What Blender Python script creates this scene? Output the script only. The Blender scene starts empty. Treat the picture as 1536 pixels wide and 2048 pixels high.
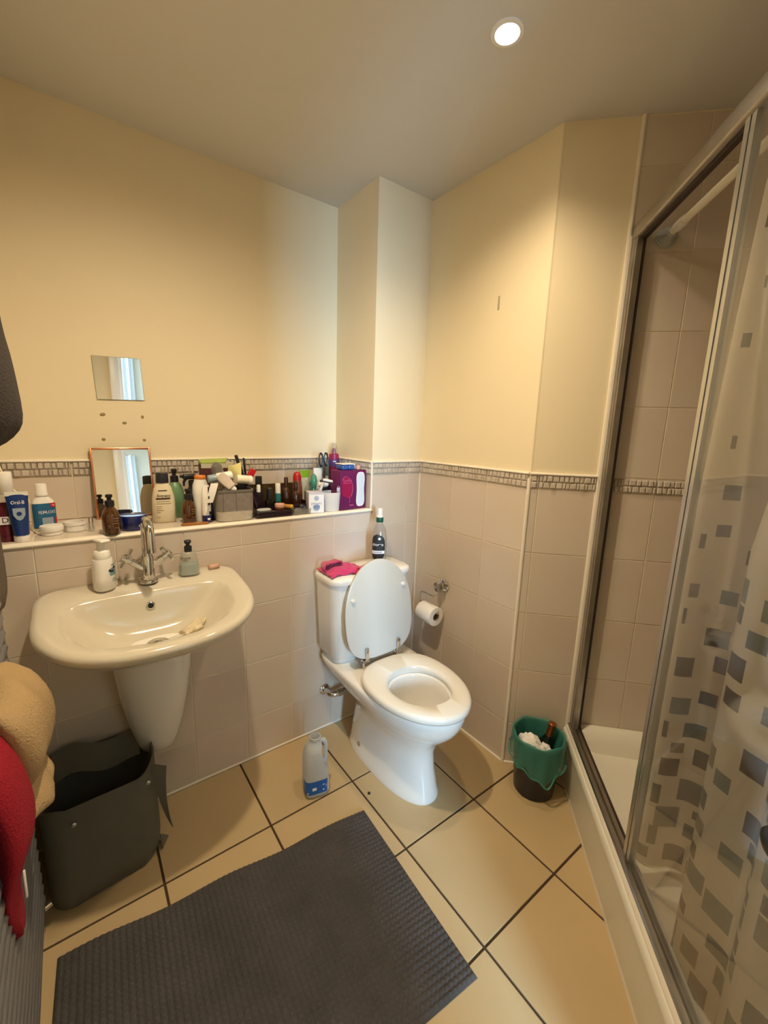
import bpy, bmesh, math, random
from math import sin, cos, pi, radians as R
from mathutils import Vector, Matrix

random.seed(7)
scene = bpy.context.scene
col = scene.collection

# ------------------------------------------------------------------ camera
cam_d = bpy.data.cameras.new('camera'); cam = bpy.data.objects.new('camera', cam_d); col.objects.link(cam)
cam_d.sensor_fit = 'VERTICAL'; cam_d.sensor_height = 36.0; cam_d.lens = 838.08 / 2048 * 36.0
cam_d.clip_start = 0.02
_r = Vector((0.80313, -0.59498, 0.03126)); _u = Vector((0.08797, 0.17031, 0.98146)); _f = Vector((0.58927, 0.78549, -0.18912))
cam.matrix_world = Matrix(((_r.x, _u.x, -_f.x, -1.3844), (_r.y, _u.y, -_f.y, -1.5588), (_r.z, _u.z, -_f.z, 1.3861), (0, 0, 0, 1)))
scene.camera = cam

# ------------------------------------------------------------------ light, exposure
world = bpy.data.worlds.new('world'); scene.world = world; world.use_nodes = True
bg = world.node_tree.nodes['Background']; bg.inputs[0].default_value = (0.75, 0.86, 1.0, 1); bg.inputs[1].default_value = 0.6

def light(name, typ, loc, energy, color, **kw):
    d = bpy.data.lights.new(name, typ); d.energy = energy; d.color = color
    for k, v in kw.items(): setattr(d, k, v)
    o = bpy.data.objects.new(name, d); o.location = loc; col.objects.link(o); return o

SPOT = (-0.396, -0.70, 2.372)
SPOT2 = (-1.09, -0.68, 2.372)          # second downlight of the row, above the frame
WARM = (1.0, 0.79, 0.52)
light('downlight_lamp', 'SPOT', SPOT, 29, WARM, spot_size=R(138), spot_blend=1.0, shadow_soft_size=0.028)
light('downlight_lamp', 'SPOT', SPOT2, 74, WARM, spot_size=R(166), spot_blend=1.0, shadow_soft_size=0.028)
wl = light('window_daylight', 'AREA', (-1.74, -4.62, 1.5), 370, (0.45, 0.73, 1.0), shape='RECTANGLE', size=0.8, size_y=1.3)
wl.rotation_euler = (R(90), 0, 0)
light('bedroom_fill', 'POINT', (-1.9, -3.4, 2.15), 22, (1.0, 0.86, 0.68), shadow_soft_size=0.1)  # unseen warm fill, added to lift the ambient light; no bedroom fitting behind it

scene.view_settings.view_transform = 'Standard'; scene.view_settings.look = 'None'
scene.view_settings.gamma = 1.0; scene.view_settings.use_curve_mapping = False
scene.view_settings.exposure = 0.02
scene.cycles.max_bounces = 8; scene.cycles.diffuse_bounces = 5; scene.cycles.glossy_bounces = 4; scene.cycles.transparent_max_bounces = 14; scene.cycles.caustics_reflective = False; scene.cycles.caustics_refractive = False

# ------------------------------------------------------------------ room constants
XL = -1.587; ZS = 1.034; DS = 0.327; H = 2.392; CWD = 0.292; DB = 0.622
ZB = 1.19; ZT = 1.247; TW = 0.2026; TH = 0.25; G = 0.0024
TH_A = 0.8089
E1 = Vector((cos(TH_A), -sin(TH_A), 0)); E2 = Vector((-sin(TH_A), -cos(TH_A), 0)); O0 = Vector((0, -DB, 0))
def CP(s, o, z=0.0): return O0 + s * E1 + o * E2 + Vector((0, 0, z))
RZ_C = math.atan2(E1.y, E1.x)

# ------------------------------------------------------------------ materials
def _nt(name):
    m = bpy.data.materials.new(name); m.use_nodes = True
    return m, m.node_tree, m.node_tree.nodes['Principled BSDF']
def mat(name, c, rough=0.5, metal=0.0, var=None, bump=None, coat=0.0, sss=0.0, spec=0.5, objvar=0.0, c2=None, sheen=0.0, trans=0.0, ior=1.45):
    m, nt, b = _nt(name); N = nt.nodes; L = nt.links
    b.inputs['Base Color'].default_value = (*c, 1); b.inputs['Roughness'].default_value = rough; b.inputs['Metallic'].default_value = metal
    b.inputs['Coat Weight'].default_value = coat; b.inputs['Coat Roughness'].default_value = 0.08
    b.inputs['Specular IOR Level'].default_value = spec
    b.inputs['Sheen Weight'].default_value = sheen
    b.inputs['Transmission Weight'].default_value = trans; b.inputs['IOR'].default_value = ior
    if sss:
        b.inputs['Subsurface Weight'].default_value = sss; b.inputs['Subsurface Radius'].default_value = (0.02, 0.02, 0.02); b.inputs['Subsurface Scale'].default_value = 0.3
    tc = N.new('ShaderNodeTexCoord')
    out = None
    if var:
        n = N.new('ShaderNodeTexNoise'); n.inputs['Scale'].default_value = var[0]; n.inputs['Detail'].default_value = 4
        L.new(tc.outputs['Object'], n.inputs['Vector'])
        r = N.new('ShaderNodeMapRange'); r.inputs['From Min'].default_value = 0.3; r.inputs['From Max'].default_value = 0.7
        L.new(n.outputs['Fac'], r.inputs['Value'])
        mx = N.new('ShaderNodeMix'); mx.data_type = 'RGBA'
        k = c2 if c2 else tuple(max(0, x * (1 - var[1])) for x in c)
        mx.inputs['A'].default_value = (*c, 1); mx.inputs['B'].default_value = (*k, 1)
        L.new(r.outputs['Result'], mx.inputs['Factor']); out = mx.outputs['Result']
    if objvar:
        oi = N.new('ShaderNodeObjectInfo'); hv = N.new('ShaderNodeHueSaturation')
        r = N.new('ShaderNodeMapRange'); r.inputs['To Min'].default_value = 1 - objvar; r.inputs['To Max'].default_value = 1 + objvar
        L.new(oi.outputs['Random'], r.inputs['Value']); L.new(r.outputs['Result'], hv.inputs['Value'])
        if out: L.new(out, hv.inputs['Color'])
        else: hv.inputs['Color'].default_value = (*c, 1)
        out = hv.outputs['Color']
    if out: L.new(out, b.inputs['Base Color'])
    if bump:
        n = N.new('ShaderNodeTexNoise'); n.inputs['Scale'].default_value = bump[0]; n.inputs['Detail'].default_value = 3
        L.new(tc.outputs['Object'], n.inputs['Vector'])
        bp = N.new('ShaderNodeBump'); bp.inputs['Strength'].default_value = bump[1]; bp.inputs['Distance'].default_value = bump[2] if len(bump) > 2 else 0.002
        L.new(n.outputs['Fac'], bp.inputs['Height']); L.new(bp.outputs['Normal'], b.inputs['Normal'])
    return m
def clear(name, tint, c, opac, rough=0.08, fres=True):
    """thin clear plastic or glass: see-through film with a surface reflection"""
    m, nt, b = _nt(name); N = nt.nodes; L = nt.links
    b.inputs['Base Color'].default_value = (*c, 1); b.inputs['Roughness'].default_value = rough
    t = N.new('ShaderNodeBsdfTransparent'); t.inputs['Color'].default_value = (*tint, 1)
    mx = N.new('ShaderNodeMixShader'); mx.inputs[0].default_value = opac
    L.new(t.outputs[0], mx.inputs[1]); L.new(b.outputs[0], mx.inputs[2])
    out = mx
    if fres:
        g = N.new('ShaderNodeBsdfGlossy'); g.inputs['Roughness'].default_value = rough
        lw = N.new('ShaderNodeLayerWeight'); lw.inputs['Blend'].default_value = 0.5
        pw = N.new('ShaderNodeMath'); pw.operation = 'POWER'; pw.inputs[1].default_value = 4.0; L.new(lw.outputs['Facing'], pw.inputs[0])
        fr = N.new('ShaderNodeMath'); fr.operation = 'MULTIPLY_ADD'; fr.inputs[1].default_value = 0.85; fr.inputs[2].default_value = 0.04; L.new(pw.outputs[0], fr.inputs[0])
        m2 = N.new('ShaderNodeMixShader'); L.new(fr.outputs[0], m2.inputs[0]); L.new(mx.outputs[0], m2.inputs[1]); L.new(g.outputs[0], m2.inputs[2]); out = m2
    L.new(out.outputs[0], N['Material Output'].inputs['Surface'])
    return m
def film(name, c, transl, see, rough=0.3):
    """frosted sheet: diffuse + translucent + a little see-through"""
    m, nt, b = _nt(name); N = nt.nodes; L = nt.links
    b.inputs['Base Color'].default_value = (*c, 1); b.inputs['Roughness'].default_value = rough
    tl = N.new('ShaderNodeBsdfTranslucent'); tl.inputs['Color'].default_value = (*c, 1)
    tp = N.new('ShaderNodeBsdfTransparent')
    a = N.new('ShaderNodeMixShader'); a.inputs[0].default_value = transl; L.new(b.outputs[0], a.inputs[1]); L.new(tl.outputs[0], a.inputs[2])
    d = N.new('ShaderNodeMixShader'); d.inputs[0].default_value = see; L.new(a.outputs[0], d.inputs[1]); L.new(tp.outputs[0], d.inputs[2])
    L.new(d.outputs[0], N['Material Output'].inputs['Surface'])
    return m
def emit(name, c, s):
    m, nt, b = _nt(name)
    b.inputs['Base Color'].default_value = (*c, 1); b.inputs['Emission Color'].default_value = (*c, 1); b.inputs['Emission Strength'].default_value = s
    return m

M = {}
M['paint'] = mat('cream_paint', (0.80, 0.70, 0.50), 0.6, var=(1.3, 0.05), bump=(180, 0.15, 0.001))
M['ceil'] = mat('ceiling_paint', (0.64, 0.63, 0.61), 0.7, bump=(150, 0.15, 0.001))
M['tile'] = mat('wall_tile_glaze', (0.60, 0.50, 0.42), 0.28, var=(3.2, 0.0), c2=(0.62, 0.55, 0.46), objvar=0.04, coat=0.25, bump=(60, 0.06, 0.001))
M['border'] = mat('border_tile_glaze', (0.60, 0.53, 0.45), 0.4, var=(40, 0.18), objvar=0.03)
M['grout'] = mat('pale_grout', (0.80, 0.74, 0.63), 0.8)
M['white_seal'] = mat('white_sealant', (0.78, 0.72, 0.62), 0.45)
M['floor'] = mat('floor_tile_glaze', (0.55, 0.41, 0.225), 0.33, var=(2.5, 0.1), objvar=0.03, bump=(25, 0.04, 0.001))
M['fgrout'] = mat('dark_floor_grout', (0.06, 0.035, 0.018), 0.9)
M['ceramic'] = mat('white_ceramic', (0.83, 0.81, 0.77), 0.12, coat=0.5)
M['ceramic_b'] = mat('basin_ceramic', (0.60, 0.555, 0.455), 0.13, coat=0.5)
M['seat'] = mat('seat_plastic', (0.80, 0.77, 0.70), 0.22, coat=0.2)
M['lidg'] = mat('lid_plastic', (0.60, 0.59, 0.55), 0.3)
M['chrome'] = mat('chrome', (0.64, 0.63, 0.61), 0.09, 1.0)
M['steel'] = mat('brushed_aluminium', (0.62, 0.62, 0.62), 0.28, 1.0)
M['dark'] = mat('black_hole', (0.01, 0.01, 0.01), 0.6)
M['black'] = mat('black_plastic', (0.012, 0.012, 0.014), 0.3)
M['white'] = mat('white_plastic', (0.80, 0.78, 0.74), 0.35)
M['cream'] = mat('cream_plastic', (0.78, 0.72, 0.58), 0.4)
M['ink'] = mat('dark_ink', (0.03, 0.025, 0.03), 0.5)
M['paper'] = mat('white_paper', (0.82, 0.80, 0.77), 0.85, bump=(60, 0.3, 0.002))
M['wood_w'] = mat('white_gloss_wood', (0.80, 0.80, 0.79), 0.3)

# ------------------------------------------------------------------ mesh builder
class MB:
    def __init__(s): s.v = []; s.f = []; s.mi = []
    def add(s, vs, fs, mi=0, M4=None):
        n = len(s.v)
        s.v += [tuple(M4 @ Vector(p)) if M4 else tuple(p) for p in vs]
        s.f += [tuple(i + n for i in f) for f in fs]; s.mi += [mi] * len(fs)
        return s
    def loft(s, rings, c0=True, c1=True, mi=0, M4=None, closed=True):
        n = len(rings[0]); vs = [p for r in rings for p in r]; fs = []
        for i in range(len(rings) - 1):
            for j in range(n if closed else n - 1):
                k = (j + 1) % n
                fs.append((i * n + j, i * n + k, (i + 1) * n + k, (i + 1) * n + j))
        if c0: fs.append(tuple(reversed(range(n))))
        if c1: fs.append(tuple((len(rings) - 1) * n + j for j in range(n)))
        return s.add(vs, fs, mi, M4)
    def lathe(s, prof, n=24, c0=True, c1=True, mi=0, M4=None):
        return s.loft([[(r * cos(2 * pi * j / n), r * sin(2 * pi * j / n), z) for j in range(n)] for r, z in prof], c0, c1, mi, M4)
    def rbox(s, c, d, r=0.004, mi=0, M4=None, n=3, k=2):
        cx, cy, cz = c; hx, hy, hz = d[0] / 2, d[1] / 2, d[2] / 2; r = min(r, hx * 0.99, hy * 0.99, hz * 0.99)
        rings = []
        for sgn in (-1, 1):
            seq = range(k + 1) if sgn < 0 else range(k, -1, -1)
            for q in seq:
                a = q / k * pi / 2; ins = r * (1 - sin(a)); z = cz + sgn * (hz - r * (1 - cos(a)))
                rings.append([(cx + x, cy + y, z) for x, y in rrect(hx - ins, hy - ins, max(r - ins, 1e-5), n)])
        return s.loft(rings, True, True, mi, M4)
    def box(s, lo, hi, mi=0, M4=None):
        x0, y0, z0 = lo; x1, y1, z1 = hi
        return s.add([(x0, y0, z0), (x1, y0, z0), (x1, y1, z0), (x0, y1, z0), (x0, y0, z1), (x1, y0, z1), (x1, y1, z1), (x0, y1, z1)],
                     [(0, 3, 2, 1), (4, 5, 6, 7), (0, 1, 5, 4), (1, 2, 6, 5), (2, 3, 7, 6), (3, 0, 4, 7)], mi, M4)
    def prism(s, pts, z0, z1, mi=0, M4=None):
        return s.loft([[(x, y, z0) for x, y in pts], [(x, y, z1) for x, y in pts]], True, True, mi, M4)
    def tube(s, path, r, n=10, mi=0, M4=None, caps=True):
        P = [Vector(p) for p in path]; rr = r if isinstance(r, (list, tuple)) else [r] * len(P)
        rings = []; t0 = (P[1] - P[0]).normalized(); up = Vector((0, 0, 1)) if abs(t0.z) < 0.9 else Vector((1, 0, 0))
        a = t0.cross(up).normalized()
        for i, p in enumerate(P):
            t = (P[min(i + 1, len(P) - 1)] - P[max(i - 1, 0)]).normalized()
            a = (a - t * a.dot(t)).normalized(); b = t.cross(a)
            rings.append([tuple(p + rr[i] * (a * cos(2 * pi * j / n) + b * sin(2 * pi * j / n))) for j in range(n)])
        return s.loft(rings, caps, caps, mi, M4)
    def grid(s, f, nu, nv, mi=0, M4=None, mfun=None):
        vs = [f(i / nu, j / nv) for j in range(nv + 1) for i in range(nu + 1)]
        fs = [(j * (nu + 1) + i, j * (nu + 1) + i + 1, (j + 1) * (nu + 1) + i + 1, (j + 1) * (nu + 1) + i) for j in range(nv) for i in range(nu)]
        k = len(s.f); s.add(vs, fs, mi, M4)
        if mfun:
            q = 0
            for j in range(nv):
                for i in range(nu): s.mi[k + q] = mfun((i + .5) / nu, (j + .5) / nv); q += 1
        return s
    def sheet(s, f, nu, nv, th, mi=0, M4=None):
        """cloth with thickness: two offset layers closed round the edge; f gives a point, th a vector or a number along the normal"""
        g = [[Vector(f(i / nu, j / nv)) for i in range(nu + 1)] for j in range(nv + 1)]
        nr = []
        for j in range(nv + 1):
            row = []
            for i in range(nu + 1):
                a = g[j][min(i + 1, nu)] - g[j][max(i - 1, 0)]; b = g[min(j + 1, nv)][i] - g[max(j - 1, 0)][i]
                n = a.cross(b); row.append(n.normalized() if n.length > 1e-9 else Vector((0, 0, 1)))
            nr.append(row)
        W = nu + 1; NN = W * (nv + 1)
        vs = [tuple(g[j][i] + nr[j][i] * th / 2) for j in range(nv + 1) for i in range(W)] + [tuple(g[j][i] - nr[j][i] * th / 2) for j in range(nv + 1) for i in range(W)]
        fs = []
        for j in range(nv):
            for i in range(nu):
                a = j * W + i; fs.append((a, a + 1, a + W + 1, a + W)); fs.append((NN + a, NN + a + W, NN + a + W + 1, NN + a + 1))
        edge = [i for i in range(W)] + [j * W + nu for j in range(1, nv + 1)] + [nv * W + i for i in range(nu - 1, -1, -1)] + [j * W for j in range(nv - 1, 0, -1)]
        for q in range(len(edge)):
            a, b = edge[q], edge[(q + 1) % len(edge)]; fs.append((b, a, NN + a, NN + b))
        return s.add(vs, fs, mi, M4)
    def mesh(s, name, mats, angle=38):
        me = bpy.data.meshes.new(name); me.from_pydata(s.v, [], s.f)
        for m in (mats if isinstance(mats, (list, tuple)) else [mats]): me.materials.append(m)
        if len(set(s.mi)) > 1: me.polygons.foreach_set('material_index', s.mi)
        me.polygons.foreach_set('use_smooth', [True] * len(me.polygons))
        bm_ = bmesh.new(); bm_.from_mesh(me); bmesh.ops.recalc_face_normals(bm_, faces=bm_.faces); bm_.to_mesh(me); bm_.free(); me.update()
        if angle < 180: me.set_sharp_from_angle(angle=R(angle))
        return me
    def build(s, name, mats, parent=None, angle=38):
        return obj(name, s.mesh(name, mats, angle), parent)

def rrect(hx, hy, r, n=3):
    pts = []
    for q, (sx, sy) in enumerate(((1, 1), (-1, 1), (-1, -1), (1, -1))):
        for i in range(n + 1):
            a = pi / 2 * (q + i / n); pts.append((sx * (hx - r) + r * cos(a), sy * (hy - r) + r * sin(a)))
    return pts
def sup(rx, ry, n=2.0, N=32, cx=0, cy=0):
    out = []
    for j in range(N):
        a = 2 * pi * j / N; c, s_ = cos(a), sin(a)
        out.append((cx + rx * math.copysign(abs(c) ** (2 / n), c), cy + ry * math.copysign(abs(s_) ** (2 / n), s_)))
    return out
def obj(name, me, parent=None, mw=None):
    o = bpy.data.objects.new(name, me); col.objects.link(o)
    if parent: o.parent = parent
    if mw is not None: o.matrix_local = mw
    return o
def tag(o, label, cat, group=None, kind=None):
    if label: o['label'] = label
    if cat: o['category'] = cat
    if group: o['group'] = group
    if kind: o['kind'] = kind
    return o
def thing(name, label, cat, loc=(0, 0, 0), rz=0.0, group=None, rot=None):
    o = bpy.data.objects.new(name, None); o.empty_display_size = 0.03; col.objects.link(o)
    o.location = loc; o.rotation_euler = rot if rot else (0, 0, rz)
    return tag(o, label, cat, group)
def struct(name, mb, mats, parent=None, angle=38, label=None):
    o = mb.build(name, mats, parent, angle)
    if not parent: o['kind'] = 'structure'
    if label: o['label'] = label
    return o
def T(x=0, y=0, z=0, rx=0, ry=0, rz=0, sc=1):
    return Matrix.Translation((x, y, z)) @ Matrix.Rotation(rz, 4, 'Z') @ Matrix.Rotation(ry, 4, 'Y') @ Matrix.Rotation(rx, 4, 'X') @ Matrix.Scale(sc, 4)

_dg = None
def text(body, size, m, parent, xf, name='lettering', width=None):
    """flat lettering bent onto its surface by xf(x, y) -> local point"""
    cu = bpy.data.curves.new('t', 'FONT'); cu.body = body; cu.size = size; cu.align_x = 'CENTER'; cu.align_y = 'CENTER'; cu.resolution_u = 2
    o = bpy.data.objects.new('t', cu); col.objects.link(o)
    dg = bpy.context.evaluated_depsgraph_get(); me = bpy.data.meshes.new_from_object(o.evaluated_get(dg))
    bpy.data.objects.remove(o); bpy.data.curves.remove(cu)
    me.name = name; me.materials.clear(); me.materials.append(m)
    k = 1.0
    if width and len(me.vertices):
        xs = [v.co.x for v in me.vertices]; k = width / max(1e-6, max(xs) - min(xs))
    for v in me.vertices: v.co = Vector(xf(v.co.x * k, v.co.y))
    me.update()
    return obj(name, me, parent)
def flatxf(cx, y, cz):          # on a plane facing -y
    return lambda a, b: (cx + a, y, cz + b)
def cylxf(Rr, cz, a0=-pi / 2, off=0.0007):
    return lambda a, b: ((Rr + off) * cos(a0 + a / Rr), (Rr + off) * sin(a0 + a / Rr), cz + b)
# ================================================================== ROOM SHELL
_tc = {}
def tile_mesh(w, h, m, t=0.0024, c=0.0011, key='t'):
    k = (key, round(w, 4), round(h, 4))
    if k not in _tc:
        mb = MB(); hw, hh = w / 2, h / 2
        rs = []
        for ins, z in ((0, 0), (0, t - c), (c, t)):
            rs.append([(-hw + ins, -hh + ins, z), (hw - ins, -hh + ins, z), (hw - ins, hh - ins, z), (-hw + ins, hh - ins, z)])
        mb.loft(rs, False, True); _tc[k] = mb.mesh('tile', m, 15)
    return _tc[k]
def border_mesh(w, var):
    k = ('b', round(w, 3), var)
    if k not in _tc:
        rnd = random.Random(var * 31 + int(w * 1000)); mb = MB(); h = ZT - ZB - 0.003
        mb.box((-w / 2, -h / 2, 0), (w / 2, h / 2, 0.0024))
        for row in (0, 1):
            y0 = -h / 2 + 0.0035 + row * (h / 2 - 0.002); y1 = y0 + h / 2 - 0.0055
            x = -w / 2 + 0.001
            while x < w / 2 - 0.004:
                bw = min(rnd.choice((0.011, 0.014, 0.017, 0.021, 0.024)), w / 2 - 0.001 - x)
                a, b = x + 0.0008, x + bw - 0.0008; i = min(0.0028, (b - a) * 0.3); t = 0.0075 + rnd.random() * 0.0035; j = rnd.uniform(-0.001, 0.001)
                mb.loft([[(a, y0 + j, 0.003), (b, y0 - j, 0.003), (b, y1 - j, 0.003), (a, y1 + j, 0.003)],
                         [(a + i * .4, y0 + .001, t * .75), (b - i * .4, y0 + .001, t * .75), (b - i * .4, y1 - .001, t * .75), (a + i * .4, y1 - .001, t * .75)],
                         [(a + i, y0 + .003, t), (b - i, y0 + .003, t + rnd.uniform(-.001, .001)), (b - i, y1 - .003, t), (a + i, y1 - .003, t)]], False, True)
                x += bw
        _tc[k] = mb.mesh('border_tile', M['border'], 25)
    return _tc[k]
def frame_mat(origin, ua, va):
    ua = Vector(ua).normalized(); va = Vector(va).normalized(); n = ua.cross(va); o = Vector(origin)
    return Matrix(((ua.x, va.x, n.x, o.x), (ua.y, va.y, n.y, o.y), (ua.z, va.z, n.z, o.z), (0, 0, 0, 1)))
def tiling(parent, origin, ua, u0, u1, joints, rows, border=True, gap=0.0028):
    """tiles standing proud of a wall: origin+u*ua is the wall's foot line on the tile backing plane"""
    js = sorted([u0, u1] + [j for j in joints if u0 + 0.006 < j < u1 - 0.006])
    for a, b in zip(js, js[1:]):
        if b - a < 0.008: continue
        for z0, z1 in rows:
            w, h = b - a - gap, z1 - z0 - gap
            if abs(z0 - ZB) < 1e-6 and abs(z1 - ZT) < 1e-6:
                me = border_mesh(w, random.randint(0, 2)); nm = 'border_tile'
            else:
                me = tile_mesh(w, h, M['tile']); nm = 'tile'
            c = Vector(origin) + Vector(ua).normalized() * (a + b) / 2 + Vector((0, 0, (z0 + z1) / 2))
            obj(nm, me, parent, frame_mat(c, ua, (0, 0, 1)))
ROWS = [(0.004, 0.19), (0.19, 0.44), (0.44, 0.69), (0.69, 0.94)]
AJ = [-0.484 + n * TW for n in range(-6, 4)]

# floor -------------------------------------------------------------
fl = struct('floor', MB().box((XL - 0.1, -2.05, -0.12), (1.0, 0.5, -0.004)), M['fgrout'])
GP = 0.3401
xs = [-0.5873 + i * GP for i in range(-4, 4)]; ys = [-0.3409 - j * GP for j in range(-1, 6)]
for i in range(len(xs) - 1):
    for j in range(len(ys) - 1):
        a, b = max(xs[i], XL), min(xs[i + 1], 0.34); y1, y0 = min(ys[j], 0.0), max(ys[j + 1], -1.95)
        if b - a < 0.02 or y1 - y0 < 0.02: continue
        g = 0.007; me = tile_mesh(b - a - g, y1 - y0 - g, M['floor'], 0.004, 0.0012, 'f')
        obj('tile', me, fl, Matrix.Translation(((a + b) / 2, (y0 + y1) / 2, -0.004)))
# ceiling -----------------------------------------------------------
struct('ceiling', MB().box((XL - 0.1, -2.03, H), (1.0, 0.5, H + 0.1)), M['ceil'])
# back wall: tiled boxing below the ledge, painted recess above -------
wb = MB(); wb.box((XL - 0.1, G, -0.1), (0.1, DS + 0.1, ZS - 0.004), 1); wb.box((XL - 0.1, DS + G, ZS - 0.01), (0.1, DS + 0.11, H), 0)
wback = struct('wall_back', wb, [M['paint'], M['grout']])
tiling(wback, (0, G, 0), (1, 0, 0), XL, -0.001, AJ, ROWS)
tiling(wback, (0, G, 0), (1, 0, 0), XL, -CWD + 0.006, AJ, [(0.94, ZS - 0.012)])
tiling(wback, (0, DS + G, 0), (1, 0, 0), XL, -CWD, [j - 0.09 for j in AJ], [(ZS, ZB), (ZB, ZT)])
# ledge: tile top with a white rounded nosing
x = XL
led = struct('trim_1', MB().box((XL, 0.004, ZS - 0.006), (-CWD, DS + G, ZS - 0.003)), M['grout'], label='tiled ledge along the back wall')
lj = sorted([XL, -CWD] + [j for j in AJ if XL + .02 < j < -CWD - .02])
for a, b in zip(lj, lj[1:]):
    obj('tile', tile_mesh(b - a - 0.003, DS - 0.008, M['tile'], 0.003, 0.001, 'l'), led, Matrix.Translation(((a + b) / 2, DS / 2 + 0.004, ZS - 0.003)))
nose = [(0.012, 0.0005), (0.006, 0.0005), (0.0, -0.001), (-0.004, -0.004), (-0.0055, -0.0085), (-0.004, -0.0125), (0.002, -0.0135), (0.012, -0.0135)]
struct('trim_2', MB().loft([[(XL, y, ZS + z) for y, z in nose], [(-CWD + 0.008, y, ZS + z) for y, z in nose]]), M['white_seal'], label='white rounded nosing on the ledge front')
# pillar at the end of the ledge
wp = struct('wall_pillar', MB().box((-CWD + G, G, ZS - 0.02), (0.05, DS + 0.05, H)), M['paint'])
tiling(wp, (0, G, 0), (1, 0, 0), -CWD + 0.006, -0.001, [-0.0788], [(0.94, ZB), (ZB, ZT)])
tiling(wp, (-CWD + G, 0, 0), (0, -1, 0), -DS, -0.004, [], [(ZS, ZB), (ZB, ZT)])
# right wall (toilet alcove) and diagonal wall
ww = struct('wall_right', MB().prism([(G, 0.4), (G, -DB - 0.001), (0.03, -DB - 0.02), (0.25, -0.5), (0.25, 0.4)], -0.1, H), M['paint'])
# origin goes along -y : u = -y
tiling(ww, (G, 0, 0), (0, -1, 0), 0.001, DB - 0.002, [0.018, 0.0175 + 0.2, 0.0175 + 0.2 + TW], ROWS + [(0.94, ZB), (ZB, ZT)])
p = [CP(0.0, -G), CP(1.12, -G), CP(1.12, -0.12), CP(0.03, -0.12)]
wd = struct('wall_diagonal', MB().prism([(q.x, q.y) for q in p][::-1], -0.1, H), M['paint'])
cj = [0.0348 + n * TW for n in range(0, 7)]
SJ = 0.246
o_ = CP(0, -G)
tiling(wd, o_, E1, 0.004, SJ, cj, ROWS + [(0.94, ZB), (ZB, ZT)])
up = [(ZT, ZT + TH), (ZT + TH, ZT + 2 * TH), (ZT + 2 * TH, ZT + 3 * TH), (ZT + 3 * TH, ZT + 4 * TH), (ZT + 4 * TH, H - 0.004)]
tiling(wd, o_, E1, SJ, 1.06, cj, [(0.16, 0.19), (0.19, 0.44), (0.44, 0.69), (0.69, 0.94), (0.94, ZB), (ZB, ZT)] + up)
# shower side and end walls (tile sheeted, beyond the curtain)
def wall_so(name, s0, s1, o0, o1, z0=-0.1, z1=H, m='tile'):
    p = [CP(s0, o0), CP(s1, o0), CP(s1, o1), CP(s0, o1)]
    return struct(name, MB().prism([(q.x, q.y) for q in p][::-1], z0, z1), M[m])
wall_so('wall_shower', 1.06, 1.16, -0.11, 1.3)
wall_so('wall_shower_end', 0.25, 1.06, 1.16, 1.24)
# left wall, rear wall with the doorway
struct('wall_left', MB().box((XL - 0.1, -2.05, -0.1), (XL, DS + 0.1, H)), M['paint'])
wr = MB(); wr.box((XL - 0.1, -2.05, -0.1), (-1.01, -1.95, H)); wr.box((-0.44, -2.05, -0.1), (-0.36, -1.95, H)); wr.box((-1.01, -2.05, 2.03), (-0.44, -1.95, H))
struct('wall_rear', wr, M['paint'])
da = MB()
for x0, x1 in ((-1.075, -1.005), (-0.445, -0.375)): da.rbox(((x0 + x1) / 2, -1.942, 1.02), (0.07, 0.018, 2.08), 0.004); da.rbox(((x0 + x1) / 2, -2.058, 1.02), (0.07, 0.018, 2.08), 0.004)
da.rbox((-0.725, -1.942, 2.06), (0.70, 0.018, 0.07), 0.004); da.rbox((-0.725, -2.058, 2.06), (0.70, 0.018, 0.07), 0.004)
da.box((-1.01, -2.05, 0), (-0.985, -1.95, 2.03)); da.box((-0.465, -2.05, 0), (-0.44, -1.95, 2.03)); da.box((-1.01, -2.05, 2.0), (-0.44, -1.95, 2.03))
struct('trim_3', da, M['wood_w'], label='white door frame of the doorway behind')
# bedroom behind the doorway
M['bpaint'] = mat('bedroom_paint', (0.62, 0.56, 0.47), 0.7); M['carpet'] = mat('carpet', (0.34, 0.27, 0.2), 0.95, bump=(300, 0.5))
struct('floor_bedroom', MB().box((-3.0, -4.8, -0.12), (1.2, -2.05, 0.0)), M['carpet'])
struct('ceiling_bedroom', MB().box((-3.0, -4.8, H), (1.2, -2.03, H + 0.1)), M['ceil'])
struct('wall_bedroom_left', MB().box((-3.1, -4.8, 0), (-3.0, -2.05, H)), M['bpaint'])
struct('wall_bedroom_right', MB().box((1.2, -4.8, 0), (1.3, -2.05, H)), M['bpaint'])
wn = MB(); wn.box((-3.0, -4.6, 0), (-2.19, -4.5, H)); wn.box((-1.29, -4.6, 0), (1.2, -4.5, H)); wn.box((-2.19, -4.6, 0), (-1.29, -4.5, 0.8)); wn.box((-2.19, -4.6, 2.2), (-1.29, -4.5, H))
wn.box((-3.0, -2.06, 0), (XL - 0.1, -2.05, H)); wn.box((0.6, -2.06, 0), (1.2, -2.05, H))
struct('wall_bedroom_window', wn, M['bpaint'])
wf = MB()
for x in (-2.19, -1.29): wf.box((x - 0.03, -4.58, 0.8), (x + 0.03, -4.53, 2.2))
for z in (0.83, 2.17): wf.box((-2.19, -4.58, z - 0.03), (-1.29, -4.53, z + 0.03))
struct('window_1', wf, M['wood_w'])
M['voile'] = mat('white_curtain_cloth', (0.82, 0.83, 0.85), 0.8)
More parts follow.
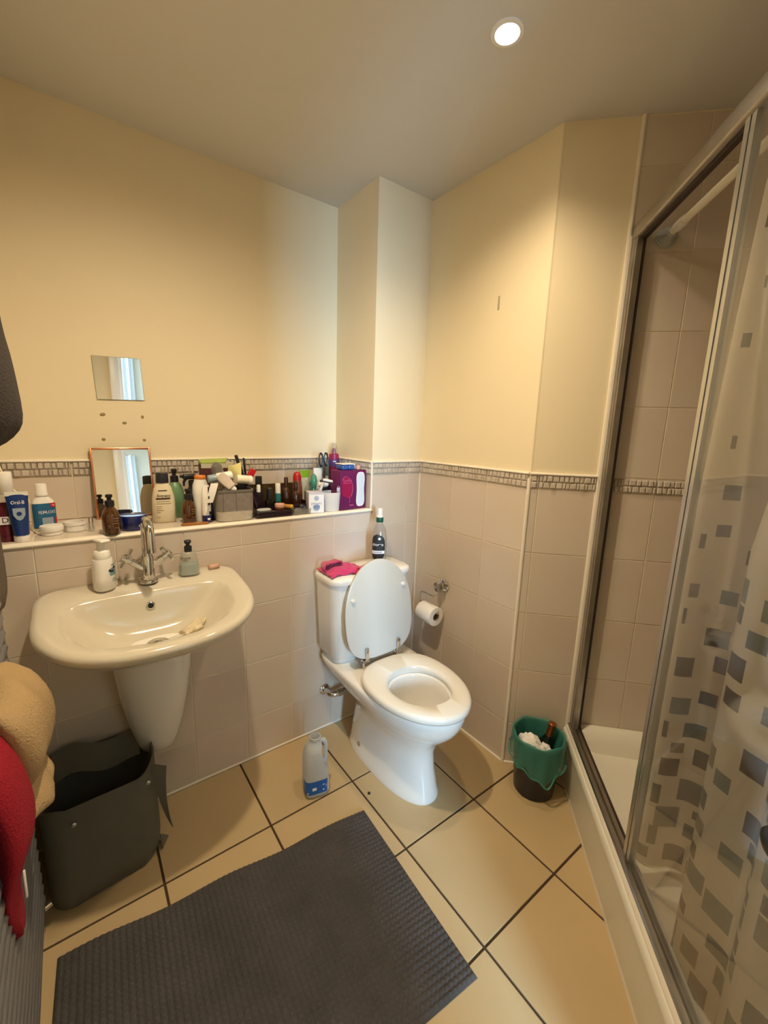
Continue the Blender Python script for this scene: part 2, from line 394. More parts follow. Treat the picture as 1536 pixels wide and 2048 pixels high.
for nm, x0, x1, lb in (('window_curtain', -0.98, -0.62, 'white bedroom curtain gathered at the right of the window'), ('window_curtain', -2.6, -2.24, 'white bedroom curtain gathered at the left of the window')):
    c = MB().sheet(lambda u, v: (x0 + (x1 - x0) * u, -4.44 + 0.035 * sin(u * 2 * pi * 5) , 0.05 + 2.25 * v), 60, 4, 0.004)
    tag(c.build(nm, M['voile']), lb, 'curtain')
# sealant beads and edge trims
def bead(n, path, r, lb, m='white_seal', k=8): return struct(n, MB().tube(path, r, k), M[m], label=lb)
bead('trim_4', [(XL, 0.001, 0.003), (0, 0.001, 0.003)], 0.006, 'white sealant along the foot of the back wall')
bead('trim_5', [(-0.001, 0, 0.003), (-0.001, -DB, 0.003)], 0.006, 'white sealant along the foot of the right wall')
bead('trim_6', [(0, 0, 0), (0, 0, ZT)], 0.0038, 'white sealant up the alcove corner')
bead('trim_7', [(0.001, -DB + 0.0005, 0), (0.001, -DB + 0.0005, ZB + 0.04)], 0.0075, 'white bead on the outer tile corner', k=12)
bead('trim_8', [CP(0.0, 0.001, 0.003), CP(SJ, 0.001, 0.003)], 0.006, 'white sealant along the foot of the diagonal wall')
bead('trim_9', [(-CWD + 0.002, 0.002, ZS - 0.012), (-CWD + 0.002, 0.002, ZT + 0.004)], 0.0055, 'white trim up the pillar corner')
def cap(n, a, b, out, lb):   # thin cream lip on top of the border
    a, b, out = Vector(a), Vector(b), Vector(out)
    pr = [(0.0, -0.003), (0.010, -0.003), (0.0115, 0.0), (0.010, 0.0035), (0.0, 0.0055)]
    mb = MB().loft([[tuple(e + out * q + Vector((0, 0, z))) for q, z in pr] for e in (a, b)])
    struct(n, mb, M['white_seal'], label=lb)
cap('trim_10', (XL, DS + G, ZT), (-CWD, DS + G, ZT), (0, -1, 0), 'cream lip above the border of the recess')
cap('trim_11', (-CWD + G, DS, ZT), (-CWD + G, 0, ZT), (-1, 0, 0), 'cream lip above the border on the pillar side')
cap('trim_12', (-CWD, G, ZT), (0, G, ZT), (0, -1, 0), 'cream lip above the border on the pillar front')
cap('trim_13', (G, 0, ZT), (G, -DB, ZT), (-1, 0, 0), 'cream lip above the border of the right wall')
cap('trim_14', CP(0, -G, ZT), CP(SJ - 0.008, -G, ZT), E2, 'cream lip above the border of the diagonal wall')
bead('trim_15', [CP(SJ - 0.004, 0.0, 0.2), CP(SJ - 0.004, 0.0, H)], 0.007, 'white edge strip beside the shower tiles')
# ================================================================== FIXTURES
# ---- toilet -------------------------------------------------------
XT = -0.392
def egg(w, yb, yf, nb=2.0, nf=2.0, z=0.0, N=56, split=0.45, cx=0.0):
    yc = yf + (yb - yf) * (1 - split); out = []
    for j in range(N):
        a = 2 * pi * j / N; c, s_ = cos(a), sin(a)
        if s_ >= 0: x = w * math.copysign(abs(c) ** (2 / nb), c); y = yc + (yb - yc) * abs(s_) ** (2 / nb)
        else: x = w * math.copysign(abs(c) ** (2 / nf), c); y = yc - (yc - yf) * abs(s_) ** (2 / nf)
        out.append((cx + x, y, z))
    return out
toilet = thing('toilet', 'white close-coupled toilet with its lid raised, standing in the alcove', 'toilet', (XT, 0, 0))
pan = MB()
rings = [egg(0.108, -0.10, -0.600, 3, 2.3, 0.0), egg(0.110, -0.10, -0.602, 3, 2.3, 0.012), egg(0.103, -0.105, -0.594, 3, 2.3, 0.03), egg(0.094, -0.115, -0.575, 3, 2.3, 0.12),
         egg(0.092, -0.13, -0.572, 3, 2.2, 0.19), egg(0.105, -0.14, -0.595, 3, 2.2, 0.245), egg(0.132, -0.12, -0.640, 3, 2.1, 0.29), egg(0.155, -0.09, -0.672, 4, 2.05, 0.325),
         egg(0.172, -0.05, -0.690, 6, 2.0, 0.355), egg(0.182, -0.02, -0.700, 9, 2.0, 0.385), egg(0.184, -0.015, -0.702, 10, 2.0, 0.403), egg(0.178, -0.018, -0.697, 10, 2.0, 0.413),
         egg(0.115, -0.375, -0.625, 2, 2.0, 0.413), egg(0.110, -0.38, -0.620, 2, 2.0, 0.405), egg(0.108, -0.375, -0.620, 2, 2, 0.36), egg(0.100, -0.37, -0.60, 2, 2, 0.30), egg(0.075, -0.38, -0.56, 2, 2, 0.23), egg(0.05, -0.40, -0.52, 2, 2, 0.19)]
pan.loft(rings, True, True)
pan.build('pan', M['ceramic'], toilet, 60)
wt = MB(); wt.add([(p[0], p[1], 0.236) for p in egg(0.072, -0.385, -0.557)], [tuple(range(56))])
M['water'] = mat('bowl_water', (0.62, 0.58, 0.48), 0.05, var=(20, 0.2)); wt.build('water', M['water'], toilet)
st = MB(); out_ = lambda k, z: egg(0.182 * k, -0.262 + (k - 1) * .2, -0.712 - (k - 1) * .2, 2.6, 2.0, z, split=0.42); inn = lambda k, z: egg(0.112 * k, -0.372, -0.630, 2.1, 2.0, z)
st.loft([inn(1.04, 0.417), out_(0.985, 0.417), out_(1.0, 0.424), out_(1.0, 0.433), out_(0.985, 0.441), out_(0.93, 0.446), inn(1.18, 0.445), inn(1.05, 0.440), inn(1.0, 0.430), inn(1.04, 0.417)], False, False)
st.build('seat', M['seat'], toilet, 70)
# raised lid, leaning on the cistern
LM = T(0, -0.252, 0.452, rx=R(-8.0))
lo = lambda k, z: [(p[0], z, p[1]) for p in egg(0.171 * k, 0.412 - (1 - k) * .2, 0.0 + (1 - k) * .2, 2.0, 3.2, 0, split=0.55)]
lid = MB().loft([lo(0.97, -0.009), lo(1.0, -0.006), lo(1.0, 0.004), lo(0.97, 0.009), lo(0.8, 0.013)], True, True, M4=LM)
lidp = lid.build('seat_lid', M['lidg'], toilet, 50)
for x, z in ((-0.135, 0.262), (0.125, 0.285), (-0.10, 0.05), (0.10, 0.05)):
    if z > 0.1: MB().lathe([(0.009, 0), (0.009, 0.006), (0.006, 0.010), (0.0, 0.0105)], 14, False, False, M4=LM @ T(x, -0.0085, z, rx=R(90))).build('bumper', M['white'], lidp)
for x in (-0.082, 0.082):
    h = MB(); h.rbox((x, -0.262, 0.476), (0.016, 0.006, 0.062), 0.002, M4=None); h.tube([(x - 0.016, -0.250, 0.446), (x + 0.016, -0.250, 0.446)], 0.010, 12)
    h.lathe([(0.011, 0.413), (0.011, 0.440), (0.006, 0.446)], 14, M4=T(x, -0.243, 0)); h.lathe([(0.005, 0), (0.005, 0.004), (0.003, 0.006)], 10, M4=T(x, -0.265, 0.492, rx=R(90)))
    h.build('hinge', M['chrome'], toilet)
bar = MB().tube([(-0.098, -0.250, 0.446), (0.098, -0.250, 0.446)], 0.0045, 8); bar.build('hinge_bar', M['steel'], toilet)
# cistern
def rr3(hx, y0, y1, r, z, n=5): return [(x, (y0 + y1) / 2 + y, z) for x, y in rrect(hx, abs(y1 - y0) / 2, r, n)]
cis = MB().loft([rr3(0.165, -0.035, -0.165, 0.04, 0.412), rr3(0.165, -0.03, -0.168, 0.04, 0.43), rr3(0.180, -0.010, -0.178, 0.045, 0.437), rr3(0.186, -0.006, -0.182, 0.045, 0.445), rr3(0.192, -0.004, -0.187, 0.045, 0.60), rr3(0.199, -0.004, -0.190, 0.045, 0.768)])
cis.build('cistern', M['ceramic'], toilet, 50)
cl = MB().loft([rr3(0.199, -0.005, -0.192, 0.046, 0.769), rr3(0.205, -0.003, -0.198, 0.05, 0.772), rr3(0.207, -0.003, -0.200, 0.05, 0.786), rr3(0.203, -0.005, -0.196, 0.05, 0.795), rr3(0.190, -0.014, -0.184, 0.045, 0.800), rr3(0.10, -0.06, -0.13, 0.03, 0.804)])
cl.build('cistern_lid', M['ceramic'], toilet, 50)
for s_ in (-1, 1):
    MB().lathe([(0.011, 0), (0.011, 0.003), (0.006, 0.0045), (0.006, 0.002)], 14, M4=T(s_ * 0.0985, -0.24, 0.055, ry=R(90) * s_)).build('fixing_cap', M['chrome'], toilet)
pipe = MB().tube([(-0.50, 0.0, 0.20), (-0.50, -0.03, 0.20), (-0.50, -0.055, 0.205), (-0.495, -0.065, 0.225), (-0.485, -0.068, 0.25)], 0.012, 12)
pr_ = thing('supply_pipe', 'chrome water pipe leaving the wall behind the toilet', 'pipe', (-0.53, -0.0005, 0.2))
MB().lathe([(0.026, 0), (0.025, 0.004), (0.016, 0.008)], 20, M4=T(0, 0, 0, rx=R(90))).build('collar', M['chrome'], pr_)
MB().tube([(0, -0.004, 0), (0, -0.035, 0), (0.004, -0.05, 0), (0.016, -0.06, 0), (0.05, -0.062, 0), (0.075, -0.062, 0)], 0.013, 14).build('pipe', M['chrome'], pr_)
MB().lathe([(0.017, -0.012), (0.017, 0.012)], 6, M4=T(0.045, -0.062, 0, ry=R(90))).build('nut', M['chrome'], pr_)

# ---- toilet roll holder + roll -------------------------------------
hd = thing('toilet_roll_holder', 'chrome toilet roll holder screwed to the right wall', 'holder', (0.0, -0.215, 0.672))
MB().lathe([(0.030, 0.0), (0.030, 0.006), (0.025, 0.010), (0.0, 0.011)], 24, True, False, M4=T(0, 0, 0, ry=R(-90))).build('wall_plate', M['chrome'], hd)
MB().lathe([(0.011, 0.008), (0.011, 0.022), (0.022, 0.028), (0.027, 0.040), (0.022, 0.052), (0.0, 0.057)], 24, False, False, M4=T(0, 0, 0, ry=R(-90))).build('knob', M['chrome'], hd)
XR = -0.062
MB().tube([(-0.030, 0.0, -0.02), (-0.045, 0.004, -0.04), (XR, 0.012, -0.045), (XR, 0.05, -0.045), (XR, 0.086, -0.045), (XR, 0.094, -0.05), (XR, 0.096, -0.06), (XR, 0.096, -0.115), (XR, 0.092, -0.122), (XR, 0.08, -0.125), (XR, -0.02, -0.125), (XR, -0.028, -0.121), (XR, -0.03, -0.112)], 0.0036, 10).build('wire_arm', M['chrome'], hd)
MB().tube([(XR, 0.006, -0.045), (XR, 0.034, -0.045)], 0.0068, 10).build('sleeve', M['chrome'], hd)
rl = thing('toilet_roll', 'white toilet roll hanging on the chrome wall holder', 'toilet roll', (XR, -0.215 + 0.032, 0.672 - 0.140))
MB().lathe([(0.019, -0.050), (0.045, -0.050), (0.046, -0.048), (0.046, 0.048), (0.045, 0.050), (0.019, 0.050), (0.019, -0.050)], 40, False, False, M4=T(rx=R(90))).build('paper', M['paper'], rl, 40)
M['card'] = mat('brown_card', (0.25, 0.16, 0.09), 0.9)
MB().lathe([(0.0188, -0.0505), (0.0188, 0.0505), (0.0172, 0.0505), (0.0172, -0.0505), (0.0188, -0.0505)], 30, False, False, M4=T(rx=R(90))).build('core', M['card'], rl, 40)

# ---- wash basin ---------------------------------------------------
XB = -1.222
bas = thing('wash_basin', 'white half-pedestal wash basin fixed under the ledge', 'basin', (XB, 0, 0))
def bo(w, yf, z, yb=-0.001, nb=7, nf=2.35, sp=0.40, dz=0.0):
    r = egg(w, yb, yf, nb, nf, z, 72, sp)
    return [(x, y, zz + dz * (y - yf) / (yb - yf)) for x, y, zz in r]
bowl = MB()
rg = [bo(0.13, -0.24, 0.69, -0.002, 5), bo(0.20, -0.32, 0.722, -0.002, 6), bo(0.255, -0.395, 0.765, -0.002, dz=0.01), bo(0.280, -0.437, 0.790, dz=0.045), bo(0.289, -0.450, 0.806, dz=0.050), bo(0.290, -0.452, 0.818, dz=0.052), bo(0.284, -0.444, 0.827, dz=0.053), bo(0.272, -0.430, 0.829, dz=0.053, yb=-0.006),
      bo(0.235, -0.408, 0.828, -0.112, 4.5, 2.3, .30, 0.041), bo(0.222, -0.400, 0.822, -0.118, 4.5, 2.3, .30, .040), bo(0.205, -0.385, 0.803, -0.124, 4.5, 2.3, .30, .034), bo(0.175, -0.365, 0.778, -0.132, 4.2, 2.3, .3, .022), bo(0.14, -0.345, 0.754, -0.145, 3.6, 2.3, .35, .012), bo(0.10, -0.32, 0.742, -0.165, 3, 2.3, .4), bo(0.05, -0.27, 0.738, -0.20, 2, 2, .5), bo(0.022, -0.252, 0.736, -0.212, 2, 2, .5)]
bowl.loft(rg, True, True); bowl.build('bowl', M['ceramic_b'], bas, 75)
ped = MB()
def po(w, yf, z): return egg(w, -0.0015, yf, 8, 2.3, z, 40, 0.3)
ped.loft([po(0.028, -0.05, 0.262), po(0.050, -0.085, 0.268), po(0.062, -0.105, 0.285), po(0.070, -0.12, 0.32), po(0.088, -0.15, 0.40), po(0.104, -0.18, 0.50), po(0.115, -0.20, 0.60), po(0.122, -0.215, 0.70), po(0.125, -0.22, 0.74)])
ped.build('half_pedestal', M['ceramic'], bas, 60)
MB().lathe([(0.013, 0.0), (0.0125, 0.003), (0.0085, 0.004), (0.0085, -0.002)], 24, False, False, M4=T(0.0, -0.1275, 0.822, rx=R(78))).build('overflow_ring', M['chrome'], bas)
MB().lathe([(0.0084, 0.0012), (0.0, 0.0012)], 20, False, False, M4=T(0.0, -0.1275, 0.822, rx=R(78))).build('overflow_hole', M['dark'], bas)
MB().lathe([(0.031, 0.737), (0.030, 0.7425), (0.024, 0.7435), (0.022, 0.741), (0.021, 0.7445), (0.012, 0.749), (0.0, 0.750)], 28, True, False, M4=T(0, -0.232, 0)).build('waste_plug', M['chrome'], bas)
# ---- mixer tap ----------------------------------------------------
ZD = 0.8815
tp = thing('mixer_tap', 'chrome swan-neck mixer tap with two cross handles on the basin', 'tap', (-1.214, -0.062, ZD - 0.0015))
MB().lathe([(0.0275, 0), (0.0275, 0.004), (0.026, 0.008), (0.020, 0.010)], 30).build('base_ring', M['chrome'], tp)
MB().lathe([(0.019, 0.008), (0.019, 0.082), (0.0165, 0.086), (0.0165, 0.092)], 28).build('body', M['chrome'], tp)
pth = [(0, 0, 0.09), (0, 0, 0.14), (0, -0.004, 0.165)] + [(0, -0.052 + 0.048 * cos(a), 0.168 + 0.045 * sin(a)) for a in [pi * k / 10 for k in range(1, 10)]] + [(0, -0.101, 0.158), (0, -0.103, 0.135)]
MB().tube(pth, 0.0135, 18).build('spout', M['chrome'], tp)
MB().lathe([(0.0142, 0.0), (0.0142, 0.012), (0.010, 0.012)], 20, M4=T(0, -0.103, 0.124)).build('aerator', M['chrome'], tp)
for s_ in (-1, 1):
    A = T(0, 0, 0.040) @ Matrix.Rotation(s_ * R(52), 4, 'Y')
    arm = MB().lathe([(0.0115, 0.005), (0.0115, 0.056), (0.0098, 0.057), (0.0098, 0.066)], 20, M4=A).build('valve_arm', M['chrome'], tp)
    hb = MB().lathe([(0.0125, 0.064), (0.0125, 0.082), (0.009, 0.086), (0.0, 0.088)], 18, True, False, M4=A)
    for q in range(4):
        a = q * pi / 2 + 0.5; d = Vector((cos(a), sin(a), 0))
        hb.tube([tuple(d * 0.006 + Vector((0, 0, 0.075))), tuple(d * 0.034 + Vector((0, 0, 0.075)))], 0.0058, 10, M4=A)
    hb.build('cross_handle', M['chrome'], tp)

# ---- downlight ----------------------------------------------------
M['lamp'] = emit('lamp_glow', (1.0, 0.86, 0.62), 30)
for P_, lbx in ((SPOT, 'round recessed spotlight glowing in the ceiling above the toilet'), (SPOT2, 'second recessed ceiling spotlight, above the wash basin')):
    dl = thing('ceiling_downlight', lbx, 'light', (P_[0], P_[1], H), 0, 'ceiling downlights')
    MB().lathe([(0.042, 0.0), (0.041, -0.003), (0.031, -0.004), (0.0295, -0.001)], 36, False, False).build('bezel', M['wood_w'], dl)
    MB().lathe([(0.0295, -0.0015), (0.0, -0.0015)], 30, False, False).build('lens', M['lamp'], dl)

# ---- shower ---------------------------------------------------------
SS = 0.262                                     # screen line, along the diagonal wall
RC = Matrix(((E1.x, E2.x, 0, O0.x), (E1.y, E2.y, 0, O0.y), (0, 0, 1, 0), (0, 0, 0, 1)))   # (s, o, z) -> world (left-handed pair, used for points only)
def cpt(s, o, z): return tuple(CP(s, o, z))
def sobox(mb, s0, s1, o0, o1, z0, z1, mi=0):
    p = [cpt(s0, o0, z0), cpt(s0, o1, z0), cpt(s1, o1, z0), cpt(s1, o0, z0), cpt(s0, o0, z1), cpt(s0, o1, z1), cpt(s1, o1, z1), cpt(s1, o0, z1)]
    return mb.add(p, [(0, 3, 2, 1), (4, 5, 6, 7), (0, 1, 5, 4), (1, 2, 6, 5), (2, 3, 7, 6), (3, 0, 4, 7)], mi)
def soprof(prof, o0, o1, mb=None):             # (s,z) profile swept along the screen
    mb = mb or MB(); a = [cpt(s, o0, z) for s, z in prof]; b = [cpt(s, o1, z) for s, z in prof]
    return mb.loft([a, b])
M['tray'] = mat('shower_tray_acrylic', (0.76, 0.73, 0.63), 0.2, coat=0.3)
M['panel'] = mat('riser_panel', (0.66, 0.62, 0.50), 0.3)
tray = thing('shower_tray', 'cream raised shower tray with its front panel', 'shower tray', tuple(CP(0.30, 0.0)))
inv = Matrix.Translation(CP(0.30, 0.0)).inverted()
def under(mb, name, m, par, ang=40):
    o = mb.build(name, m, par, ang); o.matrix_parent_inverse = Matrix.Translation(-par.location); return o
under(soprof([(0.236, 0.0), (0.244, 0.0), (0.244, 0.196), (0.236, 0.196)], 0.004, 1.155), 'front_panel', M['panel'], tray)
under(soprof([(0.2335, 0.0), (0.2365, 0.0), (0.2365, 0.010), (0.2345, 0.012)], 0.004, 1.155), 'foot_strip', M['white_seal'], tray)
tb = MB()
prof = [(0.228, 0.186), (0.228, 0.206), (0.232, 0.212), (0.262, 0.214), (0.285, 0.213), (0.298, 0.208), (0.305, 0.19), (0.312, 0.165), (0.34, 0.158), (0.98, 0.150), (1.0, 0.165), (1.015, 0.205), (1.058, 0.21), (1.058, 0.14), (0.25, 0.14), (0.25, 0.186)]
soprof(prof, 0.004, 1.155, tb); under(tb, 'tray_body', M['tray'], tray)
eb = MB(); pe = [(0.002, 0.235), (0.012, 0.236), (0.040, 0.222), (0.055, 0.19), (0.07, 0.155), (0.002, 0.155)]
eb.loft([[cpt(0.29, o, z) for o, z in pe], [cpt(1.058, o, z) for o, z in pe]]); under(eb, 'tray_upstand', M['tray'], tray)
scr = thing('shower_screen', 'aluminium framed shower screen with a glass panel', 'shower screen', tuple(CP(SS, 0.0, 0.21)))
def sp(mb, name, m): return under(mb, name, M[m], scr)
M['agedal'] = mat('aged_aluminium', (0.50, 0.47, 0.43), 0.32, 1.0, var=(15, 0.2))
M['bronze'] = mat('dark_seal', (0.035, 0.022, 0.016), 0.6)
M['glass'] = clear('shower_glass', (0.95, 0.955, 0.95), (0.5, 0.5, 0.5), 0.04, 0.03)
# wall jamb
jm = MB(); sobox(jm, 0.250, 0.274, 0.001, 0.030, 0.214, 2.03); sobox(jm, 0.253, 0.271, 0.030, 0.046, 0.214, 2.03); sp(jm, 'wall_jamb', 'agedal')
ji = MB(); sobox(ji, 0.274, 0.282, 0.002, 0.040, 0.214, 2.03); sp(ji, 'jamb_seal', 'bronze')
js_ = MB(); sobox(js_, 0.2445, 0.2495, 0.0005, 0.008, 0.214, 2.045); sp(js_, 'sealant_bead', 'white_seal')
# header and sill
hp = [(0.247, 2.03), (0.247, 2.066), (0.250, 2.070), (0.278, 2.070), (0.281, 2.066), (0.281, 2.03), (0.274, 2.026), (0.253, 2.026)]
sp(soprof(hp, 0.002, 1.155), 'header_rail', 'agedal')
sp(soprof([(0.266, 2.018), (0.280, 2.018), (0.280, 2.0265), (0.266, 2.0265)], 0.046, 0.56), 'header_seal', 'bronze')
sl = [(0.243, 0.214), (0.243, 0.232), (0.246, 0.236), (0.252, 0.236), (0.254, 0.226), (0.262, 0.226), (0.264, 0.238), (0.276, 0.238), (0.279, 0.234), (0.279, 0.214)]
sp(soprof(sl, 0.002, 1.155), 'sill', 'agedal')
sp(soprof([(0.236, 0.2135), (0.2365, 0.219), (0.2435, 0.228), (0.2435, 0.2135)], 0.002, 1.155), 'sill_sealant', 'white_seal')
sp(soprof([(0.279, 0.214), (0.279, 0.236), (0.285, 0.236), (0.285, 0.214)], 0.046, 0.56), 'sill_seal', 'bronze')
# panel stile + glass
sd = MB(); sobox(sd, 0.256, 0.276, 0.560, 0.575, 0.238, 2.026); sp(sd, 'stile', 'steel')
sd = MB(); sobox(sd, 0.258, 0.274, 0.577, 0.592, 0.238, 2.026); sp(sd, 'stile', 'steel')
sd = MB(); sobox(sd, 0.261, 0.271, 0.574, 0.578, 0.238, 2.026); sp(sd, 'stile_seal', 'bronze')
gl = MB(); sobox(gl, 0.2635, 0.2685, 0.590, 1.155, 0.236, 2.028); sp(gl, 'glass_panel', 'glass')
# rod
rod = thing('curtain_rod', 'white shower curtain rod across the top of the shower', 'rod', tuple(CP(0.352, 0.0, 2.035)))
M['rodw'] = mat('rod_enamel', (0.80, 0.75, 0.60), 0.25)
def rp(mb, name, m): return under(mb, name, M[m], rod)
rp(MB().tube([cpt(0.352, 0.05, 2.035), cpt(0.352, 1.155, 2.035)], 0.0115, 16), 'tube', 'rodw')
cup = MB(); pts = [(0.030, 0.001), (0.031, 0.006), (0.026, 0.010), (0.0275, 0.015), (0.022, 0.022), (0.0175, 0.03), (0.0175, 0.05), (0.014, 0.054)]
M['greyp'] = mat('grey_plastic', (0.42, 0.44, 0.43), 0.35)
cup.loft([[cpt(0.352 + r * cos(2 * pi * j / 24), o, 2.035 + r * sin(2 * pi * j / 24)) for j in range(24)] for r, o in pts]); rp(cup, 'end_cup', 'greyp')
rp(MB().tube([cpt(0.352, 0.078, 2.035), cpt(0.352, 0.128, 2.035)], 0.0145, 16), 'lock_sleeve', 'white')
# curtain
M['cur'] = film('frosted_curtain', (0.62, 0.56, 0.46), 0.35, 0.08)
sq = {'k': (0.035, 0.022, 0.016), 'g': (0.17, 0.19, 0.165), 's': (0.12, 0.145, 0.145), 'b': (0.10, 0.065, 0.045), 't': (0.24, 0.20, 0.14), 'd': (0.065, 0.045, 0.035), 'n': (0.08, 0.10, 0.075)}
sqk = list(sq); cm = [M['cur']] + [film('curtain_print_' + k, tuple(c_ * 0.72 for c_ in sq[k]), 0.15, 0.03) for k in sqk]
SQ = [(1491.5,681,'k',28,26),(1473,883,'d',14,26),(1470,986,'g',38,32),(1452,1064,'s',26,24),(1409.5,1083,'k',10,27),(1512,1118,'k',30,28),(1392.5,1180,'t',17,28),(1461,1200,'s',33,28),(1373,1231,'k',6,30),(1437,1280,'k',48,40),(1530,1256,'s',24,44),
(1372.5,1335,'k',34,40),(1445.5,1336,'b',30,32),(1518,1338,'s',16,44),(1480.5,1387,'g',42,46),(1363,1414,'g',37,38),(1420,1403,'k',34,28),(1457,1442,'t',40,34),(1335,1457,'b',10,34),(1391.7,1469,'n',45,36),(1356,1499,'k',26,22),(1452.7,1494,'s',30,28),(1498,1503,'d',28,46),(1341,1535,'d',37,38),(1413.5,1528,'k',46,40),
(1314,1583,'n',16,44),(1382,1591,'s',48,46),(1445,1587,'d',34,36),(1334,1636,'g',46,46),(1394,1637,'b',16,16),(1435,1644,'k',20,36),(1307,1666,'s',14,40),(1386,1672.6,'s',35,34),(1346,1713,'b',40,38),(1387.5,1745,'d',34,30),(1418,1718,'t',17,38),(1335,1770,'b',38,42),(1399.5,1782,'d',27,36),(1438,1763.5,'d',46,46),(1454,1685,'s',44,44),(1474,1618,'s',38,50),(1520,1600,'d',36,40),(1506,1690,'s',40,44),(1500,1745,'d',46,46),(1421,1861,'n',46,46),(1492,1875,'d',60,50),(1428,1917,'n',50,44),(1500,1950,'s',60,50),(1360,1850,'b',30,36),(1465,1810,'s',40,40),(1345,1810,'s',24,36),(1530,440,'k',14,30),(1534,560,'g',14,26),(1528,1480,'s',26,34),(1460,1560,'g',30,30),(1490,1440,'n',24,28)]
C0 = Vector((-1.3844, -1.5588, 1.3861))
# plan of the curtain in (s, o): a broad flap turned into the shower, then folds along the rod
PL = [(0.318, 0.500), (0.395, 0.518), (0.470, 0.536), (0.545, 0.556), (0.615, 0.580), (0.640, 0.615), (0.580, 0.650), (0.470, 0.672), (0.370, 0.695), (0.312, 0.730), (0.300, 0.775), (0.318, 0.82), (0.335, 0.86), (0.312, 0.90), (0.302, 0.945), (0.330, 0.985), (0.340, 1.03), (0.312, 1.07), (0.305, 1.11), (0.330, 1.15)]
SEG = [0.0]
for a, b in zip(PL, PL[1:]): SEG.append(SEG[-1] + math.hypot(b[0] - a[0], b[1] - a[1]))
LT = SEG[-1]; UF = SEG[4] / LT                     # end of the flat flap
ZC0, ZC1 = 0.165, 2.02
def plan(u, v):
    l = u * LT; k = max(i_ for i_ in range(len(SEG)) if SEG[i_] <= l + 1e-9); k = min(k, len(PL) - 2)
    t = (l - SEG[k]) / (SEG[k + 1] - SEG[k]); q = [PL[max(0, min(len(PL) - 1, k + d))] for d in (-1, 0, 1, 2)]
    cr = [0.5 * (2 * q[1][c] + (q[2][c] - q[0][c]) * t + (2 * q[0][c] - 5 * q[1][c] + 4 * q[2][c] - q[3][c]) * t * t + (3 * q[1][c] - q[0][c] - 3 * q[2][c] + q[3][c]) * t ** 3) for c in (0, 1)]
    top = (0.352 + 0.014 * sin(u * 2 * pi * 8), 0.50 + 0.65 * u)
    b = min(1.0, (1 - v) * 2.2) ** 0.7
    f = 0.010 * sin(u * 2 * pi * 9 + 1.2 * v) * b if u < UF else 0.0
    return (top[0] + (cr[0] - top[0]) * b - f * 0.3, top[1] + (cr[1] - top[1]) * b + f)
squares = []
for u, v, k, w, h in SQ:
    d = _f + _r * ((u - 768) / 838.08) - _u * ((v - 1024) / 838.08); z = 1.0
    for it in range(4):
        vv_ = max(0, min(1, (z - ZC0) / (ZC1 - ZC0))); A, B = CP(*plan(0, vv_)), CP(*plan(UF, vv_)); D_ = (B - A); nn = Vector((D_.y, -D_.x, 0))
        t = (A - C0).dot(nn) / d.dot(nn); p_ = C0 + d * t; z = p_.z
    dep = (p_ - C0).dot(_f); dn = D_.normalized(); px = 838.08 / dep
    sx = abs(dn.dot(_r) - (u - 768) / 838.08 * dn.dot(_f)) * px
    squares.append(((p_ - A).dot(dn) / D_.length * UF * LT, z, w / max(sx, 200) / 2, h / px / 2, sqk.index(k) + 1))
rnd = random.Random(5)
for q in range(420):
    l = rnd.uniform(SEG[7], LT); z = 0.19 + (0.95 if q < 330 else 1.75) * rnd.random() ** 1.15
    w_, h_ = rnd.uniform(0.016, 0.029), rnd.uniform(0.017, 0.028)
    if any(abs(l - a) < w_ + c_ + 0.006 and abs(z - b) < h_ + e_ + 0.005 for a, b, c_, e_, *_ in squares): continue
    squares.append((l, z, w_, h_, rnd.randint(1, len(sqk))))
for q in range(80):                                # the foot of the flap
    l = rnd.uniform(0.0, SEG[5]); z = rnd.uniform(0.18, 0.42); w_, h_ = rnd.uniform(0.015, 0.026), rnd.uniform(0.015, 0.025)
    if any(abs(l - a) < w_ + c_ + 0.006 and abs(z - b) < h_ + e_ + 0.005 for a, b, c_, e_, *_ in squares): continue
    squares.append((l, z, w_, h_, rnd.randint(1, len(sqk))))
def curt(u, v): return cpt(*plan(u, v), ZC0 + (ZC1 - ZC0) * v)
def cmf(u, v):
    l = u * LT; z = ZC0 + (ZC1 - ZC0) * v
    for a, b, w, h, k in squares:
        if abs(l - a) < w and abs(z - b) < h: return k
    return 0
ct = thing('shower_curtain', 'frosted shower curtain printed with grey and brown squares behind the glass', 'shower curtain', tuple(CP(0.345, 0.8, 2.02)))
under(MB().grid(curt, 280, 300, mfun=cmf), 'curtain_sheet', cm, ct, 180)
for i in range(8):
    o = 0.53 + i * 0.08
    under(MB().tube([cpt(0.352 + 0.0165 * cos(a), o, 2.030 + 0.019 * sin(a)) for a in [2 * pi * k / 16 for k in range(17)]], 0.0018, 6, caps=False), 'ring', M['rodw'], ct)
# things seen through the glass at the frame edge
M['bluet'] = mat('pale_blue_towelling', (0.55, 0.65, 0.72), 0.95, bump=(350, 0.6, 0.003))
# ================================================================== LOOSE THINGS
rn = random.Random(3)
def noise2(x, y, s=0): return 0.5 * sin(x * 3.1 + 1.7 * sin(y * 2.3 + s) + s) + 0.5 * sin(y * 4.2 + 1.3 * sin(x * 2.9 - s))
